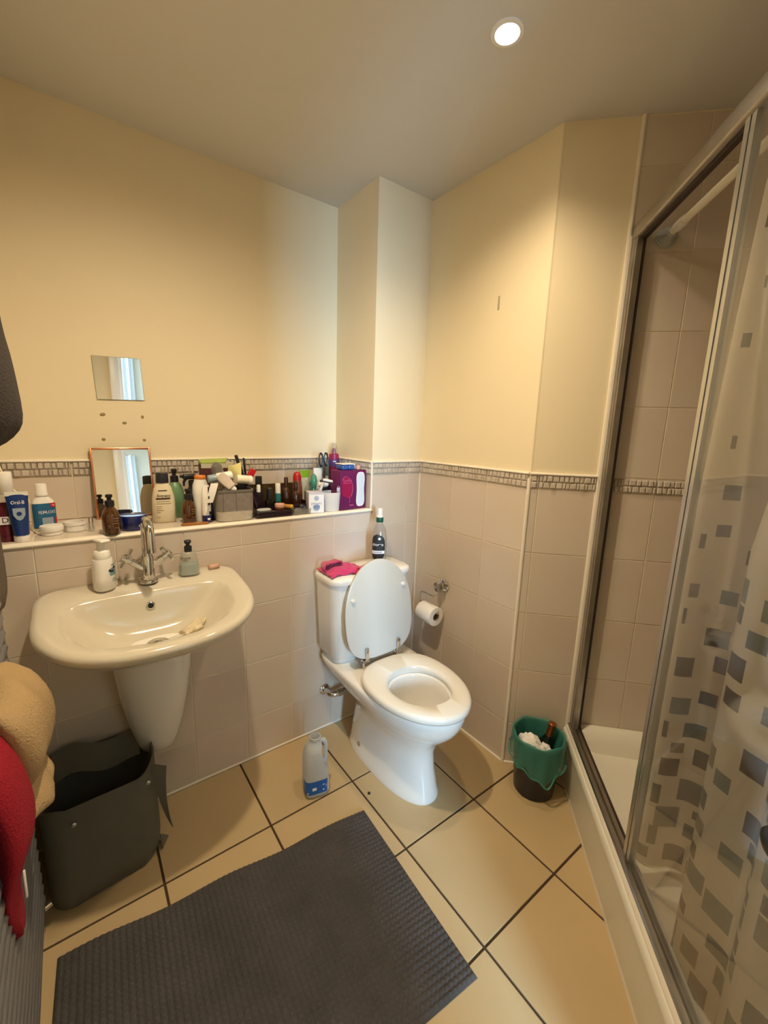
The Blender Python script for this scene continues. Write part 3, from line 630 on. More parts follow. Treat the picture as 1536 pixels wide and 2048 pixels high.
# generic bottle ------------------------------------------------------
def ringz(z, rx, ry, n, N=36): return [(x, y, z) for x, y in sup(rx, ry, n, N)]
def interp(prof, z):
    for a, b in zip(prof, prof[1:]):
        if a[0] <= z <= b[0] and b[0] > a[0]:
            t = (z - a[0]) / (b[0] - a[0]); return [a[i] + (b[i] - a[i]) * t for i in range(1, 4)]
    return prof[-1][1:]
def bottle_body(prof, m, par, name='body', N=36):
    return MB().loft([ringz(z, rx, ry, n, N) for z, rx, ry, n in prof]).build(name, m, par, 45)
def wrap(prof, m, par, z0, z1, a0, a1, name='label', off=0.0007, nz=8, na=18):
    """label sheet hugging a bottle between two heights and two angles (degrees, -90 = front)"""
    def f(u, v):
        z = z0 + (z1 - z0) * v; rx, ry, n = interp(prof, z); a = R(a0 + (a1 - a0) * u); c, s_ = cos(a), sin(a)
        return ((rx + off) * math.copysign(abs(c) ** (2 / n), c), (ry + off) * math.copysign(abs(s_) ** (2 / n), s_), z)
    return MB().grid(f, na, nz).build(name, m, par, 60)
def wrapxf(prof, cz, cx_deg=-90.0, off=0.0014):
    def f(x, y):
        rx, ry, n = interp(prof, cz + y); a = R(cx_deg) + x / rx; c, s_ = cos(a), sin(a)
        return ((rx + off) * math.copysign(abs(c) ** (2 / n), c), (ry + off) * math.copysign(abs(s_) ** (2 / n), s_), cz + y)
    return f
def pump(par, z, m, h=0.035, r=0.011, nozzle=0.03, ang=-90, neck=0.0065, head=0.009):
    MB().lathe([(r, z), (r, z + 0.016), (r * 0.75, z + 0.019), (neck, z + 0.02)], 20).build('collar', m, par)
    p = MB().lathe([(neck * .75, z + 0.018), (neck * .75, z + h - 0.010), (head, z + h - 0.008), (head, z + h), (head * .7, z + h + 0.003)], 16)
    if nozzle:
        a = R(ang); p.tube([(0, 0, z + h - 0.003), (cos(a) * nozzle * .7, sin(a) * nozzle * .7, z + h - 0.003), (cos(a) * nozzle, sin(a) * nozzle, z + h - 0.010)], [0.006, 0.005, 0.0035], 8)
    p.build('pump_head', m, par)

# ---- bath mat ---------------------------------------------------------
M['matg'] = mat('grey_chenille', (0.085, 0.078, 0.078), 0.95, var=(9, 0.25), bump=(400, 0.6, 0.002))
TR, TL_, BR_, BL_ = Vector((-0.624, -0.477)), Vector((-1.528, -0.385)), Vector((-0.655, -1.055)), Vector((-1.56, -0.975))
NU, NV = 360, 234
def matf(u, v):
    p = (TL_ * (1 - u) + TR * u) * (1 - v) + (BL_ * (1 - u) + BR_ * u) * v
    d = min(u, 1 - u) * 0.9; e = min(v, 1 - v) * 0.58; ed = min(d, e)
    wob = 0.004 * sin(u * 17) * (1 - v) ** 4
    h = 0.0055 + 0.0062 * abs(sin(u * pi * 60)) ** 0.6 * abs(sin(v * pi * 39)) ** 0.6 + 0.0026 * noise2(u * 5, v * 4)
    h *= min(1, ed / 0.010) ** 0.5 if ed < 0.010 else 1
    return (p.x, p.y + wob, 0.0012 + max(0.0, h))
mt = MB().grid(matf, NU, NV)
mo = mt.build('bath_mat', M['matg'], None, 180); tag(mo, 'dark grey nubbly bath mat lying on the tiled floor', 'bath mat')

# ---- milk jug -----------------------------------------------------------
M['hdpe'] = film('milky_plastic', (0.78, 0.82, 0.86), 0.45, 0.08); M['blue'] = mat('blue_print', (0.005, 0.12, 0.50), 0.4); M['white_p'] = mat('white_print', (0.85, 0.86, 0.88), 0.5)
mk = thing('milk_bottle', 'empty plastic milk bottle with a blue label on the floor', 'bottle', (-0.728, -0.292, 0.0), R(-14))
jp = [(0.0, 0.036, 0.036, 4), (0.006, 0.043, 0.043, 4), (0.02, 0.046, 0.046, 4.5), (0.135, 0.046, 0.046, 4.5), (0.165, 0.044, 0.044, 4), (0.19, 0.038, 0.040, 3), (0.21, 0.030, 0.030, 2.4), (0.222, 0.0205, 0.0205, 2), (0.226, 0.0195, 0.0195, 2), (0.226, 0.0215, 0.0215, 2), (0.236, 0.0215, 0.0215, 2), (0.237, 0.0185, 0.0185, 2), (0.22, 0.0175, 0.0175, 2)]
def jr(z, rx, ry, n, N=40):
    # upper right side is cut back where the handle springs away
    r = []
    k = 0.0 if z < 0.115 or z > 0.215 else min(1, (z - 0.115) / 0.02, (0.215 - z) / 0.015)
    for x, y in sup(rx, ry, n, N): r.append((min(x, rx - 0.022 * k), y, z))
    return r
jp2 = []
for a, b in zip(jp, jp[1:]):
    jp2.append(a)
    if b[0] - a[0] > 0.02:
        for q in range(1, 5): jp2.append(tuple(a[i] + (b[i] - a[i]) * q / 5 for i in range(4)))
jp2.append(jp[-1])
MB().loft([jr(*q) for q in jp2], True, False).build('body', M['hdpe'], mk, 60)
MB().tube([(0.020, 0, 0.214), (0.034, 0, 0.212), (0.0405, 0, 0.200), (0.0415, 0, 0.17), (0.0415, 0, 0.14), (0.039, 0, 0.118), (0.030, 0, 0.108)], [0.008, 0.0085, 0.008, 0.0075, 0.0075, 0.009, 0.010], 12).build('handle', M['hdpe'], mk)
lbl = [(0.0, 0.0465, 0.0465, 4.5), (0.3, 0.0465, 0.0465, 4.5)]
wrap(lbl, M['blue'], mk, 0.022, 0.078, -178, -52); wrap(lbl, M['white_p'], mk, 0.020, 0.056, -52, -12, 'label_panel'); wrap(lbl, M['white_p'], mk, 0.060, 0.078, -50, -10, 'label_panel')
for a, z, w, h in ((-95, 0.046, 9, 0.012), (-80, 0.058, 8, 0.004), (-66, 0.05, 4, 0.011), (-80, 0.036, 6, 0.005), (-130, 0.03, 4, 0.009), (-124, 0.03, 4, 0.009)):
    wrap(lbl, M['white_p'], mk, z - h / 2, z + h / 2, a - w / 2, a + w / 2, 'print_mark', 0.0013, 1, 3)
wrap(lbl, M['ink'], mk, 0.036, 0.046, -34, -26, 'print_mark', 0.0013, 1, 3)
MB().lathe([(0.006, 0.0), (0.005, 0.003), (0.0, 0.004)], 10, True, False).build('black_bead', M['black']); b_ = bpy.data.objects['black_bead']; b_.location = (-0.566, -0.429, 0); tag(b_, 'tiny black speck on the tile in front of the toilet', 'bead')

# ---- pedal-less bin with bag -----------------------------------------------
BC = CP(0.109, 0.112); M['bag'] = film('teal_bag_film', (0.09, 0.40, 0.33), 0.35, 0.40, 0.25)
bn = thing('waste_bin', 'small black round bin beside the shower panel', 'bin', tuple(BC))
MB().lathe([(0.072, 0.0), (0.076, 0.004), (0.094, 0.236), (0.096, 0.240), (0.092, 0.240), (0.074, 0.008), (0.0, 0.008)], 40, True, False).build('bucket', M['black'], bn)
bg_ = thing('bin_liner', 'green see-through bin bag folded over the black bin', 'bag', tuple(BC))
def bagf(u, v):
    a = 2 * pi * u
    drop = 0.075 + 0.055 * max(0, cos(a + R(132))) ** 2 + 0.012 * sin(5 * a) + 0.008 * sin(11 * a)
    if v < 0.45:                                   # inside, sagging into the bin
        t = v / 0.45; z = 0.10 + (0.243 - 0.10) * t; r = 0.060 + (0.0915 - 0.060) * t - 0.003 - 0.004 * sin(9 * a) * (1 - t)
    elif v < 0.55:
        t = (v - 0.45) / 0.10; r = 0.0885 + 0.0115 * t + 0.002 * sin(7 * a); z = 0.243 + 0.006 * sin(pi * t) + 0.003 * sin(6 * a)
    else:
        t = (v - 0.55) / 0.45; z = 0.243 - drop * t; r = 0.100 + 0.004 * sin(8 * a + 2 * t) * t + 0.003 * sin(13 * a) * t + 0.003 * t
    return (r * cos(a), r * sin(a), z)
MB().grid(bagf, 90, 30).build('film', M['bag'], bg_, 180)
MB().tube([((0.107 + 0.004 * sin(8 * a)) * cos(a), (0.107 + 0.004 * sin(8 * a)) * sin(a), 0.243 - (0.075 + 0.055 * max(0, cos(a + R(132))) ** 2 + 0.012 * sin(5 * a) + 0.008 * sin(11 * a)) * (1.0)) for a in [2 * pi * k / 80 for k in range(81)]], 0.0035, 6, caps=False).build('rolled_hem', M['bag'], bg_)
M['foil'] = mat('copper_foil', (0.30, 0.11, 0.035), 0.35, 0.7); M['gglass'] = mat('dark_bottle_glass', (0.008, 0.012, 0.010), 0.06)
wbp = Vector((BC.x + 0.030, BC.y + 0.008, 0.06))
wbt = thing('wine_bottle', 'dark wine bottle with copper foil neck leaning in the bin', 'bottle', tuple(wbp), rot=(R(8), R(6), 0))
MB().lathe([(0.030, 0.0), (0.036, 0.004), (0.037, 0.10), (0.034, 0.125), (0.022, 0.145), (0.0145, 0.165), (0.014, 0.20)], 24).build('body', M['gglass'], wbt)
MB().lathe([(0.0148, 0.168), (0.0145, 0.208), (0.0155, 0.210), (0.0155, 0.222), (0.013, 0.224)], 24).build('foil', M['foil'], wbt)
def crumple(name, loc, r, m, label, cat, seed, sq=(1, 1, 0.7), par=None):
    q = random.Random(seed); ph = [q.uniform(0, 6) for _ in range(6)]
    def f(u, v):
        a, b = 2 * pi * u, pi * (v - 0.5)
        d = Vector((cos(a) * cos(b), sin(a) * cos(b), sin(b)))
        k = 1 + 0.30 * sin(5 * d.x + ph[0] + 3 * d.y) + 0.18 * abs(sin(6 * d.y + ph[1] + 4 * d.z)) + 0.22 * abs(sin(9 * d.z + ph[2] + 5 * d.x))
        return (d.x * k * r * sq[0], d.y * k * r * sq[1], (d.z * k) * r * sq[2])
    o = MB().grid(f, 15, 9).build(name, m, par, 12); o.location = loc
    return tag(o, label, cat) if not par else o
crumple('crumpled_tissue', (BC.x - 0.050, BC.y + 0.004, 0.222), 0.026, M['paper'], 'larger crumpled white tissue in the bin', 'tissue', 2, (1, 1.2, 0.9))
crumple('crumpled_tissue', (BC.x - 0.018, BC.y - 0.040, 0.205), 0.021, M['paper'], 'smaller crumpled tissue low in the bin beside the bottle', 'tissue', 9, (1.1, 1, 0.7))
crumple('crumpled_bag', (BC.x, BC.y, 0.150), 0.048, M['black'], 'dark rubbish at the bottom of the bin', 'rubbish', 4, (1, 1, 0.6))

# ---- laundry basket -----------------------------------------------------------
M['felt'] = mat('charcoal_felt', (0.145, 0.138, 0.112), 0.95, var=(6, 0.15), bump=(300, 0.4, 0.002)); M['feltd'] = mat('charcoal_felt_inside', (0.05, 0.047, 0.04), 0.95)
lb = thing('laundry_basket', 'dark grey felt laundry basket under the wash basin', 'basket', (-1.397, -0.140, 0))
def lring(z, k, off=0.0):
    out = []
    hx = 0.143 + 0.004 * k; hy = 0.128
    for x, y in rrect(hx - off, hy - off, 0.055, 12):
        zz = z; fx = x / hx
        if y < 0:                                   # front: soft, dips in the middle, stands at the right corner
            zz += k * (-0.030 * math.exp(-((fx + 0.05) / 0.38) ** 2) + 0.012 * max(0, fx) + 0.008 * sin(fx * 7))
            y -= 0.006 * k * (1 - fx * fx) - 0.004 * k * sin(fx * 6)
            y += 0.050 * max(0, fx) ** 2 * (1 if y < -0.06 else 0.4)
        else: zz += k * (0.020 + 0.012 * sin(fx * 5 + 1))
        out.append((x, y, max(0.0015, zz)))
    return out
lm = MB(); lm.loft([lring(0.0, 0, 0.012), lring(0.006, 0, 0.0), lring(0.05, 0, -0.005), lring(0.13, 0.2, -0.004), lring(0.24, 0.7, -0.002), lring(0.325, 1.0), lring(0.326, 1.0, 0.005), lring(0.24, 0.7, 0.006), lring(0.012, 0, 0.012)], True, True)
lm.build('body', M['felt'], lb, 60)
for x, z, y in ((-0.070, 0.285, -0.1385), (0.118, 0.290, -0.1005)):
    MB().lathe([(0.0065, 0), (0.0065, 0.002), (0.004, 0.0035)], 12, M4=T(x, y, z, rx=R(90))).build('snap', M['steel'], lb)
# folded-in inner flap along the back, strap hanging at the right, tab at the foot
MB().sheet(lambda u, v: (-0.12 + 0.235 * u, 0.110 - 0.05 * v + 0.012 * sin(u * 9), 0.350 + 0.012 * sin(u * 6) - 0.07 * v), 16, 6, 0.004).build('inner_flap', M['felt'], lb, 70)
MB().sheet(lambda u, v: (0.132 + 0.040 * u * (1 - 0.8 * v) + 0.034 * v * v, -0.085 - 0.010 * u - 0.02 * v, 0.338 - 0.215 * v - 0.02 * u), 5, 12, 0.003).build('side_strap', M['felt'], lb, 70)
MB().sheet(lambda u, v: (0.143 + 0.026 * (1 - u) * (1 - v), -0.04 - 0.04 * u, 0.004 + 0.022 * v), 4, 4, 0.003).build('corner_tab', M['felt'], lb, 60)
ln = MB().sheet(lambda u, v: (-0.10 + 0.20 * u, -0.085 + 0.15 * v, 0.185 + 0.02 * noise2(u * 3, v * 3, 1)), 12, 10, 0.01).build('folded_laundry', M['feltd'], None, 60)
ln.location = (-1.397, -0.140, 0); tag(ln, 'dark clothes lying inside the laundry basket', 'clothes')

# ---- towel radiator and cloths at the left wall -----------------------------------
M['radm'] = mat('radiator_grey_metal', (0.20, 0.20, 0.205), 0.4, 0.4)
rad = thing('towel_radiator', 'grey ladder towel radiator with chrome valve on the left wall', 'radiator', (XL, -0.288, 0.09))
for i in range(24):
    z = 0.02 + i * 0.037; MB().tube([(0.030, 0.0, z), (0.030, -0.56, z)], 0.0125, 10).build('bar', M['radm'], rad)
for y in (0.0, -0.56): MB().tube([(0.024, y, 0.0), (0.024, y, 0.93)], 0.014, 12).build('post', M['radm'], rad)
for z in (0.1, 0.82):
    for y in (-0.06, -0.5): MB().tube([(0.0005, y, z), (0.024, y, z)], 0.008, 10).build('bracket', M['radm'], rad)
vv = MB().lathe([(0.009, -0.088), (0.009, -0.03), (0.0135, -0.028), (0.0135, -0.014), (0.011, -0.010), (0.011, 0.004)], 16, M4=T(0.024, 0, 0)); vv.tube([(0.024, 0, -0.02), (0.045, 0.006, -0.018), (0.052, 0.008, -0.016)], 0.009, 12)
vv.build('valve', M['chrome'], rad)

def cloth(name, f, nu, nv, th, m, label, cat):
    return tag(MB().sheet(f, nu, nv, th).build(name, m, None, 80), label, cat)
M['tan'] = mat('tan_towelling', (0.45, 0.31, 0.155), 0.95, bump=(260, 0.8, 0.004))
M['red'] = mat('crimson_towelling', (0.32, 0.004, 0.018), 0.9, bump=(260, 0.8, 0.004))
M['robe'] = mat('charcoal_fleece', (0.045, 0.036, 0.033), 0.95, var=(10, 0.3), bump=(200, 0.8, 0.004))
M['robe2'] = mat('brown_grey_towelling', (0.13, 0.105, 0.08), 0.95, bump=(220, 0.8, 0.004))
def lump(name, secs, m, label, cat, N=28, seed=0, wob=0.006):
    """a soft hanging bundle: sections (z, xc, yc, rx, ry) from the top down"""
    rg = []
    for i, (z, xc, yc, rx, ry) in enumerate(secs):
        rg.append([(xc + (rx + wob * sin(5 * a + i * .9 + seed) + wob * .5 * sin(9 * a - i * .5)) * cos(a), yc + (ry + wob * sin(4 * a - i * .7 + seed)) * sin(a), z + wob * .8 * sin(3 * a + seed + i)) for a in [2 * pi * j / N for j in range(N)]])
    o = MB().loft(rg).build(name, m, None, 75); sb = o.modifiers.new('soft', 'SUBSURF'); sb.levels = sb.render_levels = 1
    return tag(o, label, cat)
# ================================================================== THINGS ON BASIN, CISTERN, WALL
M['amber'] = clear('amber_plastic', (0.30, 0.10, 0.015), (0.10, 0.035, 0.006), 0.72, 0.12)
M['softclear'] = clear('soft_clear_plastic', (0.86, 0.87, 0.85), (0.70, 0.70, 0.64), 0.28, 0.15)
M['clearp'] = clear('clear_plastic', (0.88, 0.87, 0.85), (0.55, 0.53, 0.5), 0.16, 0.06)
M['tealiq'] = mat('pale_teal_soap', (0.30, 0.40, 0.37), 0.2); M['navy'] = mat('navy_print', (0.008, 0.014, 0.045), 0.4); M['teal'] = mat('teal_print', (0.16, 0.33, 0.33), 0.4)
M['silverb'] = mat('silver_blue_print', (0.30, 0.38, 0.48), 0.35)
# foaming soap bottle
fs = thing('soap_pump_bottle', 'white foaming soap pump with an oval navy logo on the basin', 'bottle', (-1.334, -0.062, ZD - 0.004), R(25))
fp = [(0, 0.024, 0.021, 2.3), (0.005, 0.0285, 0.0255, 2.3), (0.04, 0.030, 0.027, 2.3), (0.075, 0.029, 0.026, 2.3), (0.098, 0.026, 0.024, 2.1), (0.100, 0.0255, 0.0235, 2.0)]
bottle_body(fp, M['white'], fs)
MB().lathe([(0.0225, 0.099), (0.0235, 0.101), (0.0215, 0.122), (0.017, 0.127), (0.0125, 0.129), (0.0115, 0.150), (0.013, 0.152)], 26).build('collar', M['white'], fs)
hp_ = MB().rbox((0, -0.006, 0.157), (0.030, 0.046, 0.010), 0.0048, n=4, k=3); hp_.build('pump_head', M['white'], fs)
wrap(fp, M['teal'], fs, 0.048, 0.060, -84, -34, 'label'); MB().grid(lambda u, v: wrapxf(fp, 0.0665, -60, 0.0010)((2 * u - 1) * 0.0150 * math.sqrt(max(0.0, 1 - (2 * v - 1) ** 2)), (2 * v - 1) * 0.0068 + (2 * u - 1) * 0.0025), 12, 10).build('logo_oval', M['navy'], fs, 60); wrap(fp, M['teal'], fs, 0.078, 0.082, -70, -40, 'print_mark')
wrap(fp, M['silverb'], fs, 0.0650, 0.0682, -78, -44, 'logo_mark', 0.0014, 2, 8)
for z in (0.035, 0.028): wrap(fp, M['teal'], fs, z, z + 0.0025, -74, -40, 'print_mark')
# clear dispenser
ds = thing('soap_dispenser', 'clear hand soap dispenser with black pump at the right of the tap', 'bottle', (-1.088, -0.048, ZD - 0.004), R(-6))
dp = [(0, 0.030, 0.022, 2.6), (0.004, 0.034, 0.026, 2.6), (0.03, 0.0325, 0.0245, 2.5), (0.07, 0.026, 0.0205, 2.3), (0.080, 0.0225, 0.018, 2.1), (0.083, 0.013, 0.013, 2)]
bottle_body(dp, M['softclear'], ds)
MB().loft([ringz(z, rx - .0025, ry - .0025, n) for z, rx, ry, n in [(0.004, 0.032, 0.024, 2.6), (0.03, 0.0325, 0.0245, 2.5), (0.038, 0.0315, 0.0238, 2.5)]]).build('soap', M['tealiq'], ds)
MB().lathe([(0.0125, 0.082), (0.0125, 0.100), (0.010, 0.102), (0.006, 0.103), (0.006, 0.108), (0.011, 0.113), (0.012, 0.119), (0.009, 0.122)], 20).build('pump', M['black'], ds)
text('Boots', 0.013, M['ink'], ds, wrapxf(dp, 0.064, -115)); wrap(dp, M['ink'], ds, 0.056, 0.0572, -130, -100, 'print_mark')
# soap scraps
M['soapp'] = mat('pink_soap', (0.62, 0.38, 0.27), 0.4, var=(60, 0.35)); M['soapc'] = mat('cream_soap', (0.70, 0.60, 0.42), 0.4, var=(50, 0.25))
so = MB().rbox((0, 0, 0.009), (0.040, 0.024, 0.018), 0.008, n=4, k=3).build('soap_bar', M['soapp']); so.location = (-1.002, -0.032, ZD - 0.004); so.rotation_euler = (0, 0, 0.1); tag(so, 'small worn pink soap bar on the basin corner', 'soap')
crumple('soap_bar', (-1.122, -0.232, 0.764), 0.020, M['soapc'], 'lumpy cream soap piece lying inside the basin', 'soap', 12, (1.7, 0.9, 0.45)).rotation_euler = (R(6), R(-10), 0.5)

# on the cistern --------------------------------------------------------
M['pink'] = mat('bright_pink_cloth', (0.55, 0.022, 0.135), 0.9, bump=(300, 0.7, 0.003), sheen=0.4)
pc = thing('pink_flannel', 'bright pink cloth mitten lying on the cistern lid', 'cloth', (-0.487, -0.105, 0.804))
def mitt(u, v):
    x = -0.105 + 0.165 * u; y = -0.065 + 0.125 * v + 0.015 * sin(u * 4)
    ed = min(u, 1 - u, v, 1 - v); z = 0.003 + 0.016 * min(1, ed * 4.5) + 0.004 * noise2(u * 6, v * 5, 2)
    return (x, y - 0.02 * u, z)
MB().sheet(mitt, 22, 18, 0.006).build('palm', M['pink'], pc, 80)
MB().sheet(lambda u, v: (0.02 + 0.15 * u, -0.075 + 0.085 * u + 0.058 * (v - 0.5) * (1 - 0.35 * u), 0.003 + 0.020 * sin(pi * v) ** 0.7 * (1 - 0.3 * u)), 16, 10, 0.006).build('thumb', M['pink'], pc, 80)
def cuff(u, v):
    a = 2 * pi * u; rx, rz = 0.040 + 0.006 * v, 0.013 + 0.006 * v
    return (-0.052 + rx * cos(a) - 0.012 * v, 0.052 - 0.062 * v + 0.006 * cos(a), 0.022 + rz * sin(a) + 0.006 * v + 0.004 * sin(3 * a))
MB().sheet(cuff, 30, 6, 0.005).build('cuff', M['pink'], pc, 80)
wbz = thing('water_bottle', 'clear plastic bottle with black label and green band on the cistern', 'bottle', (-0.306, -0.092, 0.8005), R(-28))
wpz = [(0, 0.026, 0.026, 3), (0.006, 0.032, 0.032, 3.2), (0.04, 0.0325, 0.0325, 3.4), (0.115, 0.033, 0.033, 3.0), (0.150, 0.030, 0.030, 2.2), (0.178, 0.018, 0.018, 2), (0.19, 0.0145, 0.0145, 2), (0.205, 0.0145, 0.0145, 2)]
bottle_body(wpz, M['clearp'], wbz)
M['grn'] = mat('dark_green_cap', (0.006, 0.085, 0.045), 0.4); M['lblk'] = mat('black_label', (0.018, 0.020, 0.020), 0.5)
MB().lathe([(0.016, 0.190), (0.0165, 0.192), (0.0165, 0.210), (0.0155, 0.212)], 24).build('cap_band', M['grn'], wbz)
MB().lathe([(0.0158, 0.212), (0.0158, 0.218), (0.0125, 0.220), (0.0125, 0.243), (0.010, 0.250), (0.0, 0.253)], 24, True, False).build('cap', M['white'], wbz)
def oval(u, v):
    z = 0.022 + 0.118 * v; hw = 52 * (1 - abs(2 * v - 1) ** 3.2) ** 0.5 + 0.5; a = R(-112 + hw * (2 * u - 1)); rx, ry, n = interp(wpz, z); c, s_ = cos(a), sin(a)
    return ((rx + .0008) * math.copysign(abs(c) ** (2 / n), c), (ry + .0008) * math.copysign(abs(s_) ** (2 / n), s_), z)
MB().grid(oval, 16, 16).build('label', M['lblk'], wbz, 60)
wrap(wpz, M['white_p'], wbz, 0.052, 0.066, -160, -64, 'label_band', 0.0013); wrap(wpz, M['greyp'], wbz, 0.056, 0.062, -150, -84, 'print_mark', 0.0018)
text('altura', 0.019, M['white_p'], wbz, wrapxf(wpz, 0.094, -112))
for a, z, r in ((-96, 0.120, 0.006), (-120, 0.036, 0.0075)):
    MB().lathe([(r, 0), (r, 0.0006), (0, 0.0006)], 16, False, False, M4=T((0.0335) * cos(R(a)), (0.0335) * sin(R(a)), z, rx=R(90), rz=R(a + 90))).build('print_mark', M['white_p'], wbz)

# wall mirror, adhesive pads, sticker ------------------------------------
M['mirror'] = mat('mirror_silver', (0.86, 0.86, 0.84), 0.015, 1.0); M['edge'] = mat('mirror_edge', (0.30, 0.33, 0.28), 0.2)
mi = thing('mirror_tile', 'small square frameless mirror tile stuck on the cream wall', 'mirror', (-1.2155, DS + 0.0035, 1.546), rot=(0, R(-2.0), 0))
MB().box((-0.076, -0.005, -0.076), (0.076, -0.0005, 0.076)).build('glass_edge', M['edge'], mi)
MB().box((-0.0748, -0.0056, -0.0748), (0.0748, -0.005, 0.0748)).build('mirror_face', M['mirror'], mi)
M['tack'] = mat('old_adhesive', (0.30, 0.23, 0.10), 0.8)
for i, (x, z, a, b, lbx) in enumerate(((-1.276, 1.414, 0.0095, 0.006, 'largest yellowed adhesive pad, upper left of the five on the wall'), (-1.148, 1.411, 0.005, 0.0065, 'small adhesive pad, upper right of the five under the mirror'), (-1.209, 1.386, 0.0075, 0.0055, 'middle adhesive pad of the five on the wall'), (-1.280, 1.324, 0.0065, 0.006, 'adhesive pad above the left corner of the copper mirror'), (-1.147, 1.323, 0.006, 0.0055, 'darker adhesive pad above the right corner of the copper mirror'))):
    o = MB().loft([[(x_ * k, zz, y_ * k) for x_, y_ in sup(a, b, 2, 14)] for k, zz in ((1, 0.0), (1, -0.0015), (0.6, -0.003))][::-1]).build('adhesive_pad', M['tack']); o.location = (x, DS + 0.0038, z); o.rotation_euler = (0, rn.uniform(-.4, .4), 0)
    tag(o, lbx, 'adhesive pad', 'adhesive pads left on the wall')
M['stk'] = mat('grey_strip', (0.42, 0.36, 0.27), 0.7)
o = MB().rbox((0, 0, 0), (0.002, 0.010, 0.052), 0.0008).build('sticky_strip', M['stk']); o.location = (0.003, -0.409, 1.888); tag(o, 'short grey adhesive strip high on the right wall', 'strip')
# copper framed mirror leaning in the recess
M['copper'] = mat('copper_metal', (0.72, 0.30, 0.15), 0.25, 1.0)
MWd, MHt = 0.196, 0.262
cmr = thing('copper_mirror', 'copper framed mirror leaning against the tiles on the ledge', 'mirror', (-1.228, DS - 0.050, ZS + 0.0005), rot=(R(-8.0), R(-0.5), R(0.4)))
for nm, lo_, hi_ in (('frame_side', (-MWd / 2, -0.004, 0), (-MWd / 2 + 0.007, 0.008, MHt)), ('frame_side', (MWd / 2 - 0.007, -0.004, 0), (MWd / 2, 0.008, MHt)), ('frame_rail', (-MWd / 2 + 0.007, -0.004, 0), (MWd / 2 - 0.007, 0.008, 0.007)), ('frame_rail', (-MWd / 2 + 0.007, -0.004, MHt - 0.007), (MWd / 2 - 0.007, 0.008, MHt))):
    MB().rbox(tuple((a + b) / 2 for a, b in zip(lo_, hi_)), tuple(b - a for a, b in zip(lo_, hi_)), 0.0015).build(nm, M['copper'], cmr)
MB().box((-MWd / 2 + 0.006, 0.0, 0.006), (MWd / 2 - 0.006, 0.002, MHt - 0.006)).build('mirror_face', M['mirror'], cmr)
MB().box((-MWd / 2 + 0.004, 0.0025, 0.004), (MWd / 2 - 0.004, 0.007, MHt - 0.004)).build('backing', M['black'], cmr)

# ================================================================== THINGS ON THE LEDGE (left to right)
Z0 = ZS + 0.0004
def sh(name, label, cat, x, y, rz=0.0, group=None, dz=0.0, rot=None): return thing(name, label, cat, (x, y, Z0 + dz), R(rz), group, rot)
# mouthwash at the frame edge
t = sh('mouthwash_bottle', 'clear mouthwash bottle with tall white cap, leftmost on the ledge', 'bottle', -1.549, 0.115)
pf = [(0, 0.026, 0.020, 3), (0.004, 0.030, 0.024, 3), (0.10, 0.030, 0.024, 3), (0.125, 0.022, 0.02, 2.3), (0.135, 0.015, 0.015, 2)]
bottle_body(pf, M['softclear'], t); MB().lathe([(0.0165, 0.134), (0.0175, 0.136), (0.0175, 0.150), (0.0185, 0.152), (0.0175, 0.195), (0.016, 0.197)], 24).build('cap', M['white'], t)
# burgundy tube
M['burg'] = mat('burgundy_plastic', (0.10, 0.008, 0.018), 0.35)
def stand_tube(name, label, x, y, rz, w, h, m, capm, caph=0.022, group=None, capr=None, lean=0.0):
    t = sh(name, label, 'tube', x, y, rz, group, rot=(R(lean), 0, R(rz)))
    r = capr or w * 0.42
    MB().lathe([(r * .96, 0), (r, 0.002), (r, caph - 0.002), (r * .95, caph)], 24).build('cap', capm, t)
    rg = []
    for q in range(9):
        f = q / 8; z = caph + (h - caph) * f; ry = r * (1 - f) ** 0.8 + 0.0012; rx = r + (w / 2 - r) * f
        rg.append(ringz(z, rx, ry, 2.2))
    MB().loft(rg).build('tube_body', m, t)
    return t, (lambda zc, off=0.0012: (lambda a, b: (a, -(r * max(0, 1 - (zc + b - caph) / (h - caph)) ** 0.8 + 0.0012) * 1.0 - off, zc + b)))
t, xf = stand_tube('toothpaste_tube', 'burgundy toothpaste tube at the left end of the ledge', -1.554, 0.055, 0, 0.040, 0.115, M['burg'], M['burg'], 0.02)
MB().box((-0.012, -0.0165, 0.052), (0.016, -0.0145, 0.075)).build('print_panel', M['white_p'], t); text('D', 0.022, M['burg'], t, flatxf(0.002, -0.0168, 0.064))
M['bluet2'] = mat('toothpaste_blue', (0.010, 0.035, 0.16), 0.3)
t, xf = stand_tube('toothpaste_tube', 'blue toothpaste tube standing on its white cap', -1.520, 0.036, 4, 0.052, 0.143, M['bluet2'], M['white'], 0.020, capr=0.0185)
MB().box((-0.026, -0.0022, 0.135), (0.026, 0.0022, 0.146)).build('crimp', M['white'], t)
text('Oral-B', 0.014, M['white_p'], t, xf(0.116), width=0.030)
sp_ = [(-0.013, 0.10), (0.015, 0.10), (0.0145, 0.08), (0.008, 0.068), (0.001, 0.064), (-0.006, 0.068), (-0.0125, 0.08)]
MB().add([xf(z)(x, 0) for x, z in sp_], [tuple(range(7))[::-1]]).build('shield_print', M['silverb'], t)
MB().add([xf(z, 0.0018)(x, 0) for x, z in [(0.001 + 0.006 * cos(a), 0.084 + 0.006 * sin(a)) for a in [2 * pi * k / 14 for k in range(14)]]], [tuple(range(14))[::-1]]).build('print_mark', M['bluet2'], t)
